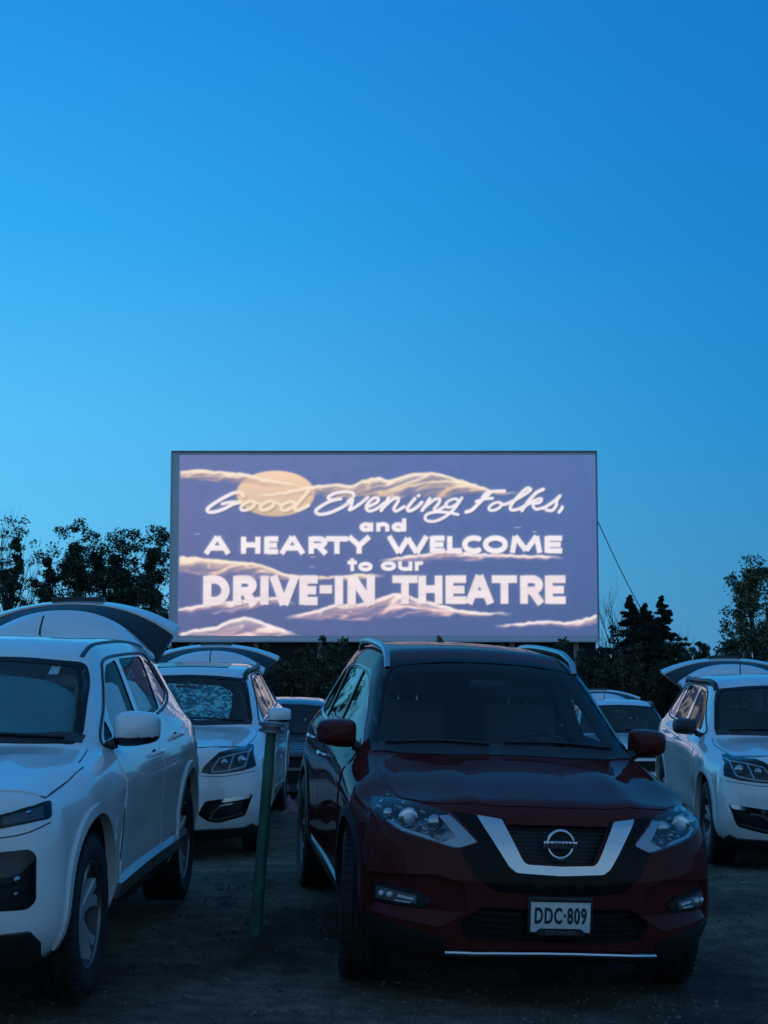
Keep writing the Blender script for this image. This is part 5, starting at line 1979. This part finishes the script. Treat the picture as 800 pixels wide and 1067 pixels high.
def limb(mb, p0, d, length, r0, r_, depth, tips, m, droop=0.0, split=3, spread=.7, taper=.45, up=.12):
    n = 6
    pts, rads = [Vector(p0)], [r0]
    d = Vector(d).normalized()
    for i in range(n):
        d = (d + Vector(r_.normal(size=3)) * .10 + Vector((0, 0, up - droop))).normalized()
        pts.append(pts[-1] + d * (length / n))
        rads.append(r0 * (1 - (1 - taper) * (i + 1) / n))
    mb.tube(pts, rads, m, n=6 if depth > 1 else 4)
    tips.append((pts[-1], length))
    tips.append((pts[-3], length))
    if depth <= 0:
        return
    for k in range(split):
        t = .35 + .6 * (k + r_.random()) / split
        i = min(n - 1, int(t * n))
        q = pts[i] + (pts[i + 1] - pts[i]) * (t * n - i)
        a = r_.random() * 6.28
        side = Vector((math.cos(a), math.sin(a), .25 + .3 * r_.random()))
        limb(mb, q, d + side * spread * 1.3, length * (.52 + .2 * r_.random()), rads[i] * .55, r_, depth - 1, tips, m, droop, split, spread, taper, up)


def leafy_tree(name, label, x, y, h, width, seed, n=2600, size=.20, clear=.18, lights=(.5, .38, .12), openness=.62, lean=0.0, group=None, clump=.62, top_bias=0.0, cat='tree', fill=0):
    r_ = np.random.default_rng(seed)
    root = thing(name, label, cat, (x, y, gz(x, y)), group)
    tb = MB()
    tips = []
    trunk_h = h * .82
    pts = [Vector((lean * h * t + .04 * h * math.sin(5 * t + seed) * t, .03 * h * math.sin(4 * t + seed * 2) * t, trunk_h * t - .1 * (t == 0))) for t in np.linspace(0, 1, 9)]
    r0 = .022 * h + .04
    tb.tube(pts, [r0 * (1.25 - t) * (1.25 if i == 0 else 1) for i, t in enumerate(np.linspace(0, 1, 9))], BARK, n=9)
    nl = 13
    for k in range(nl):
        t = clear + (1 - clear) * (k + .5) / nl
        i = min(7, int(t * 8))
        q = pts[i] + (pts[i + 1] - pts[i]) * (t * 8 - i)
        a = k * 2.4 + r_.random()
        prof = math.sin(math.pi * min(1, (.16 + .84 * (t - clear) / (1 - clear)) ** (.75 - top_bias))) ** .6
        L = width * (.55 + .6 * r_.random()) * max(.30, prof)
        limb(tb, q, (math.cos(a), math.sin(a), .5 + .6 * t), L, r0 * .42 * (1.1 - t), r_, 2, tips, BARK, split=3, spread=.75)
    tips.append((pts[-1], width * .6)); tips.append((pts[-1] + Vector((0, 0, h * .06)), width * .5))
    tb.build('trunk', root)
    C = np.array([p[0][:] for p in tips])
    L = np.array([p[1] for p in tips])
    keep = r_.random(len(C)) < openness
    C, L = C[keep], L[keep]
    rad = clump * np.clip(L, .35, 1.0) * (.55 + .75 * r_.random(len(C)))
    if fill:
        t = clear + (1.0 - clear) * r_.random(fill)
        prof = np.sin(np.pi * np.clip(.20 + .76 * t, 0, 1)) ** .55
        ang = r_.random(fill) * 6.28
        rr = width * prof * np.sqrt(r_.random(fill)) * .92
        E_ = np.stack([rr * np.cos(ang) + lean * h * t, rr * np.sin(ang), h * (.04 + .95 * t)], 1)
        C = np.concatenate([C, E_]); rad = np.concatenate([rad, .28 + .40 * r_.random(fill)])
    q = leaf_quads(C, rad, n, size, r_)
    quad_mesh('crown', q, LEAVES, root, r_, list(lights))
    return root


def spruce(label, x, y, h, width, seed, n=26000, group=None):
    r_ = np.random.default_rng(seed)
    root = thing('spruce_tree', label, 'tree', (x, y, gz(x, y)), group)
    tb = MB()
    tb.tube([(0, 0, -.1), (0, 0, h * .5), (0, 0, h)], [.03 * h, .018 * h, .004 * h], BARK, n=8)
    C, rad = [], []
    for k in range(170):
        t = (k + r_.random()) / 170
        z = h * (.05 + .95 * t)
        L = width * (1 - t) ** .95 * (.6 + .6 * r_.random()) + .05
        a = r_.random() * 6.28
        d = Vector((math.cos(a), math.sin(a), -.18 + .25 * t))
        e = Vector((0, 0, z)) + d * L
        tb.tube([(0, 0, z), Vector((0, 0, z)) + d * L * .5 + Vector((0, 0, -.02 * L)), e + Vector((0, 0, .08 * L))], [.012 * h * (1 - t) + .008, .015, .006], BARK, n=4)
        for s in (.3, .5, .68, .84, .98):
            p = Vector((0, 0, z)) + d * L * s
            C.append(p[:]); rad.append((.05 + .22 * L * (1.15 - s)) + .10 * (1 - t))
    tb.build('trunk', root)
    C = np.array(C); rad = np.array(rad)
    q = leaf_quads(C, rad, n, .10, r_, .5)
    quad_mesh('crown', q, [NEEDLE, LEAVES[0]], root, r_, [.75, .25])
    return root


def bare_tree(label, x, y, h, width, seed, group=None):
    r_ = np.random.default_rng(seed)
    root = thing('bare_tree', label, 'tree', (x, y, gz(x, y)), group)
    tb = MB()
    tips = []
    r0 = .018 * h
    pts = [Vector((.03 * h * math.sin(4 * t + seed), .02 * h * math.sin(3 * t), h * .7 * t - .1 * (t == 0))) for t in np.linspace(0, 1, 7)]
    tb.tube(pts, [r0 * (1.15 - .8 * t) for t in np.linspace(0, 1, 7)], BARK, n=8)
    tb.build('trunk', root)
    cb = MB()
    for k in range(13):
        t = .35 + .65 * (k + .5) / 13
        i = min(5, int(t * 6))
        q = pts[i] + (pts[i + 1] - pts[i]) * (t * 6 - i)
        a = k * 2.4 + r_.random()
        limb(cb, q, (math.cos(a) * .6, math.sin(a) * .6, 1.1), h * (.34 + .12 * r_.random()), r0 * .38, r_, 2, tips, BARK, split=4, spread=.42, up=.08, taper=.35)
    cb.build('crown', root)
    return root


def bush(label, x, y, h, width, seed, n=1500, group=None, mats=None):
    r_ = np.random.default_rng(seed)
    root = thing('bush', label, 'bush', (x, y, gz(x, y)), group)
    tb = MB()
    C, rad = [], []
    for k in range(12):
        a = k * 2.4 + r_.random() * .6
        s = r_.random() ** .6
        hh = h * (.65 + .38 * r_.random()) * (1 - .30 * s * s)
        e = Vector((math.cos(a) * width * s, math.sin(a) * width * s * .8, hh))
        b0 = Vector((math.cos(a) * .12, math.sin(a) * .12, -.05))
        mid_ = b0.lerp(e, .5) + Vector((0, 0, .08 * h))
        tb.tube([b0, mid_, e], [.035, .022, .008], BARK, n=5)
        for t in (.1, .25, .4, .55, .7, .85, .97):
            p = b0.lerp(e, t)
            C.append(p[:]); rad.append(width * .40 * (1.12 - .75 * t) * (.7 + .5 * r_.random()))
    tb.build('stems', root)
    q = leaf_quads(np.array(C), np.array(rad), n, .105, r_, .9)
    quad_mesh('foliage', q, LEAVES, root, r_, mats or [.72, .24, .04])
    return root


def pos(px, Y):
    return (px - 400) / 1600 * Y


def top_h(px, py, Y):
    p = at(px, py, Y)
    return p.z - gz(p.x, Y)


GL = 'trees along the left side of the lot'
TREES = [
    # px, top py, Y, crown half width (m), openness, seed, label
    (14, 533, 98, 2.3, .60, 21, 'open leafy tree at the left picture edge, sky showing through its crown'),
    (46, 551, 101, 1.8, .62, 22, 'slim half open tree, second from the left picture edge'),
    (76, 536, 99, 2.3, .80, 23, 'tallest leafy tree of the left row, above the open white tailgate'),
    (107, 549, 102, 2.4, .92, 24, 'dense dark tree right beside the tallest one of the left row'),
    (131, 547, 100, 1.9, .90, 25, 'dark rounded tree with a sky gap on its right, next but one to the screen'),
    (164, 544, 97, 1.9, .95, 26, 'dark leafy tree touching the left edge of the screen'),
]
for px, py, Y, w, op, sd, lb in TREES:
    h = top_h(px, py, Y)
    leafy_tree('leafy_tree', lb, pos(px, Y), Y, h * .97, w, sd, n=24000 if op > .7 else 11000, size=.10, openness=op, group=GL, clump=1.0 if op > .7 else .66, clear=.04, top_bias=.3, fill=130 if op > .7 else 34, lights=(.62, .32, .06))
bare_tree('leafless twiggy tree rising above the foliage at the left picture edge', pos(6, 106), 106, top_h(6, 508, 106) * .72, 1.6, 31)
bare_tree('leafless pale tree just right of the screen, behind the spruces', pos(641, 104), 104, top_h(641, 598, 104) * .72, 1.3, 33)
bare_tree('short leafless tree on the right flank of the spruces', pos(706, 102), 102, top_h(706, 644, 102) * .72, 1.0, 34)
spruce('dark spruce nearest the screen, with the guy wire ending at its top', pos(656, 94), 94, top_h(656, 621, 94), 2.7, 41)
spruce('dark spruce on the right of the pair beside the screen', pos(689, 93), 93, top_h(688, 622, 93), 3.1, 42)
spruce('low spruce tucked between the pair and the far right trees', pos(672, 90), 90, top_h(673, 630, 90), 3.3, 43)
leafy_tree('cottonwood_tree', 'tall pale green cottonwood at the right picture edge', pos(786, 82), 82, top_h(786, 574, 82), 2.1, 51, n=13000, size=.095, openness=.8, lights=(.1, .40, .50), clump=.62, clear=.22, fill=45)
leafy_tree('cottonwood_tree', 'second cottonwood at the right picture edge, farther out than the other', pos(822, 86), 86, top_h(822, 568, 86), 2.3, 52, n=12000, size=.095, openness=.75, lights=(.15, .45, .40), clump=.65, clear=.15, fill=60)
leafy_tree('young_tree', 'small leafy tree left of the cottonwood, above the white tailgate', pos(761, 80), 80, top_h(761, 655, 80), 1.25, 53, n=5500, size=.10, openness=.9, lights=(.5, .4, .1), clump=.5, clear=.08, fill=40)
for px, py, Y in ((612, 664, 90), (634, 656, 92), (724, 668, 90), (742, 662, 88)):
    bush('tall dark shrub between the right edge of the screen and the cottonwoods', pos(px, Y), Y, top_h(px, py, Y) * 1.02, 1.9, 500 + px, n=6000, group='shrubs right of the screen')
GB = 'dark bushes along the foot of the screen'
bx = 184
k = 0
BUSHTOPS = {}
while bx < 800:
    Y = 77 + 4 * rng.random() if bx < 640 else 84 + 5 * rng.random()
    py = 668 + 4 * rng.random()
    if bx > 630:
        py = 664 + 14 * rng.random()
    bush('dark green bush in the thick row between the cars and the foot of the screen', pos(bx, Y), Y, top_h(bx, py, Y) * 1.04, 1.5 + .4 * rng.random(), 100 + k, n=5200, group=GB)
    bx += 27 + 7 * rng.random()
    k += 1
for px, py, lb in ((320, 659, 'pointed young tree poking up before the screen, left one of two close together'), (345, 657, 'pointed young tree poking up before the screen, right one of two close together'),
                   (515, 665, 'lone sapling tip before the lower edge of the screen, left of the other sapling'), (559, 662, 'lone sapling tip before the lower edge of the screen, right of the other sapling')):
    Y = 74
    leafy_tree('sapling', lb, pos(px, Y), Y, top_h(px, py, Y) * .98, .55, 300 + px, n=2600, size=.09, openness=.95, clump=.42, clear=.1, lights=(.7, .28, .02))
for i, (px, Y, py) in enumerate(((-40, 95, 560), (20, 90, 628), (60, 92, 622), (95, 93, 618), (130, 94, 622), (160, 92, 625))):
    bush('dense dark shrub under the trees of the left row', pos(px, Y), Y, top_h(px, py, Y) * .95, 2.4, 400 + i, n=6500, group='shrubs under the left trees')

# ---------------------------------------------------------------- speaker post
def speaker_post():
    Y = 9.2
    b0 = Vector((pos(268.5, Y), Y, gz(pos(268.5, Y), Y)))
    t0 = at(282.5, 762, Y)
    root = thing('speaker_post', 'green leaning metal speaker post with flat grey cap between the parked cars', 'post', b0)
    GREEN = mat('green_post_paint', (.035, .135, .092), .6, vary=.25, vscale=9, bump=.08, bscale=40)
    CAP = mat('galvanised_cap', (.20, .22, .23), .5, metal=.6, vary=.2, vscale=20)
    d = t0 - b0
    o = MB()
    o.tube([Vector((0, 0, -.05)), d * .5, d], [.036, .033, .030], GREEN, n=20)
    o.build('pole', root)
    o = MB()
    u = d.normalized()
    pts = [d + u * s for s in (-.012, -.006, .010, .014, .026, .030, .050, .056)]
    o.tube(pts, [.036, .075, .075, .056, .056, .078, .078, .045], CAP, n=28)
    o.build('cap', root)


speaker_post()

# ---------------------------------------------------------------- cars
red, RB = build_red()
place(red, (.685, 8.36, -.022), 7.6, 1.8, -2.3)
red.scale = (1.0, 1.012, 1.0)
red['label'] = 'dark red SUV with chrome V grille and front plate, nose towards the viewer'
santa, SB = build_pale(santa_shape(), SANTA, 'large white SUV with open tailgate cut by the left picture edge')
place(santa, (-2.27, 7.31, .08), -1.6, .5)
trav, TB = build_pale(trav_shape(), TRAVERSE, 'white SUV with open tailgate and black mirrors at the right picture edge')
GC = 'white SUVs with open tailgates in the rows behind'
travl = copy_tree(trav)
travl['label'] = 'white SUV with open tailgate and patterned cloth behind its windshield, beside the green post'
back = copy_tree(trav)
back['label'] = 'distant white SUV with open tailgate seen between the red SUV and the right white one'
for t in (trav, travl, back):
    t['group'] = GC
place(trav, (4.09, 15.12, -.32), -2.5, .9)
place(travl, (-2.12, 15.54, -.24), .4, 2.2)
place(back, (4.15, 26.3, gz(4.15, 26.3)), -1.0, -.6)
for ch in trav.children:
    if ch.name.startswith('mirror'):
        ch.data = ch.data.copy()
        for i in range(len(ch.data.materials)):
            ch.data.materials[i] = BLACK
o = MB(); TB.panel(o, round_poly([(-1.60, -.40), (-1.60, .40), (-2.15, .40), (-2.15, -.40)], .05), 'z', GLOSSBLACK, 1, .006, .015, .08)
TB.build_panel(o, 'sunroof', travl)
DK = dict(TRAVERSE); DK['rail_lift'] = .04
DK['grille_trim'] = BLACK
DK['drl'] = []
dark, DB = build_pale(trav_shape(), DK, 'silver grey SUV with dark windshield in the gap behind the green post', paint=SILVERGREY, gate=False)
place(dark, (-1.50, 22.3, gz(-1.5, 22.3)), 1.0, -.6)


def shade_obj(B, outline, m, T, name, label, cat, off=-.045):
    o = MB(); B.panel(o, outline, 'x', m, 1, off, .004, .05)
    ob = B.build_panel(o, name, None)
    tag(ob, label, cat)
    place(ob, *T)
    return ob


shade_obj(SB, round_poly([(-.67, 1.175), (.67, 1.175), (.675, 1.30), (.61, 1.41), (.45, 1.475), (.2, 1.503), (-.2, 1.503), (-.45, 1.475), (-.61, 1.41), (-.675, 1.30)], [.04, .04, .1, .1, .1, .1, .1, .1, .1, .1]), SHADE,
          ((-2.27, 7.31, .08), -1.6, .5), 'sunshade', 'teal sunshade filling the windshield of the white SUV at the left picture edge', 'sunshade')
shade_obj(TB, round_poly([(-.66, 1.26), (.50, 1.25), (.53, 1.42), (.50, 1.55), (.36, 1.605), (-.2, 1.63), (-.52, 1.59), (-.64, 1.45)], .05), CAMO,
          ((-2.12, 15.54, -.24), .4, 2.2), 'patterned_cloth', 'camouflage cloth hung behind the windshield of the white SUV beside the green post', 'cloth')

PALE = mat('pale_panel', (.78, .80, .80), .9, vary=.06, vscale=6)
for q, lb in (([(-1.0, 1.165), (-1.08, 1.30), (-1.20, 1.38), (-1.36, 1.425), (-1.55, 1.425), (-1.69, 1.40), (-1.66, 1.185)], 'pale rounded panel behind the front door window of the nearest white SUV'),
              ([(-1.80, 1.195), (-1.83, 1.40), (-2.0, 1.43), (-2.25, 1.41), (-2.38, 1.33), (-2.41, 1.25)], 'pale rounded panel behind the rear door window of the nearest white SUV')):
    o = MB(); SB.panel(o, q, 'y', PALE, 1, -.035, .004, .05)  # thin pale panel added inside the glass, gives the window its pale shape
    ob = SB.build_panel(o, 'pale_side_panel', None)
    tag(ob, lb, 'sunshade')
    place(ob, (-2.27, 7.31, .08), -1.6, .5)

# crumpled blanket on the ground by the dark car
r_ = np.random.default_rng(5)
P = at(310, 853, 18.6)
bw = MB()
n = 26
V = []
for j in range(n):
    for i in range(n):
        x, y = (i / (n - 1) - .5), (j / (n - 1) - .5)
        rr = math.hypot(x, y) * 2
        z = max(0, (1 - rr ** 2)) * (.13 + .06 * math.sin(17 * x + 5 * y) + .05 * math.sin(23 * y - 9 * x + 1) + .03 * math.sin(40 * x + 31 * y))
        V.append((x * .52 * (1 + .12 * math.sin(9 * y)), y * .42 * (1 + .15 * math.sin(7 * x)), z + .004))
bw.add(V, [(j * n + i, j * n + i + 1, (j + 1) * n + i + 1, (j + 1) * n + i) for j in range(n - 1) for i in range(n - 1)], mat('pale_pink_blanket', (.30, .20, .22), .95, vary=.2, vscale=9))
ob = bw.build('blanket', angle=None)
sd_ = ob.modifiers.new('thick', 'SOLIDIFY'); sd_.thickness = .012; sd_.offset = 1
ob.location = (P.x, P.y, gz(P.x, P.y))
tag(ob, 'crumpled pale pink blanket on the ground in the gap between the cars', 'blanket')
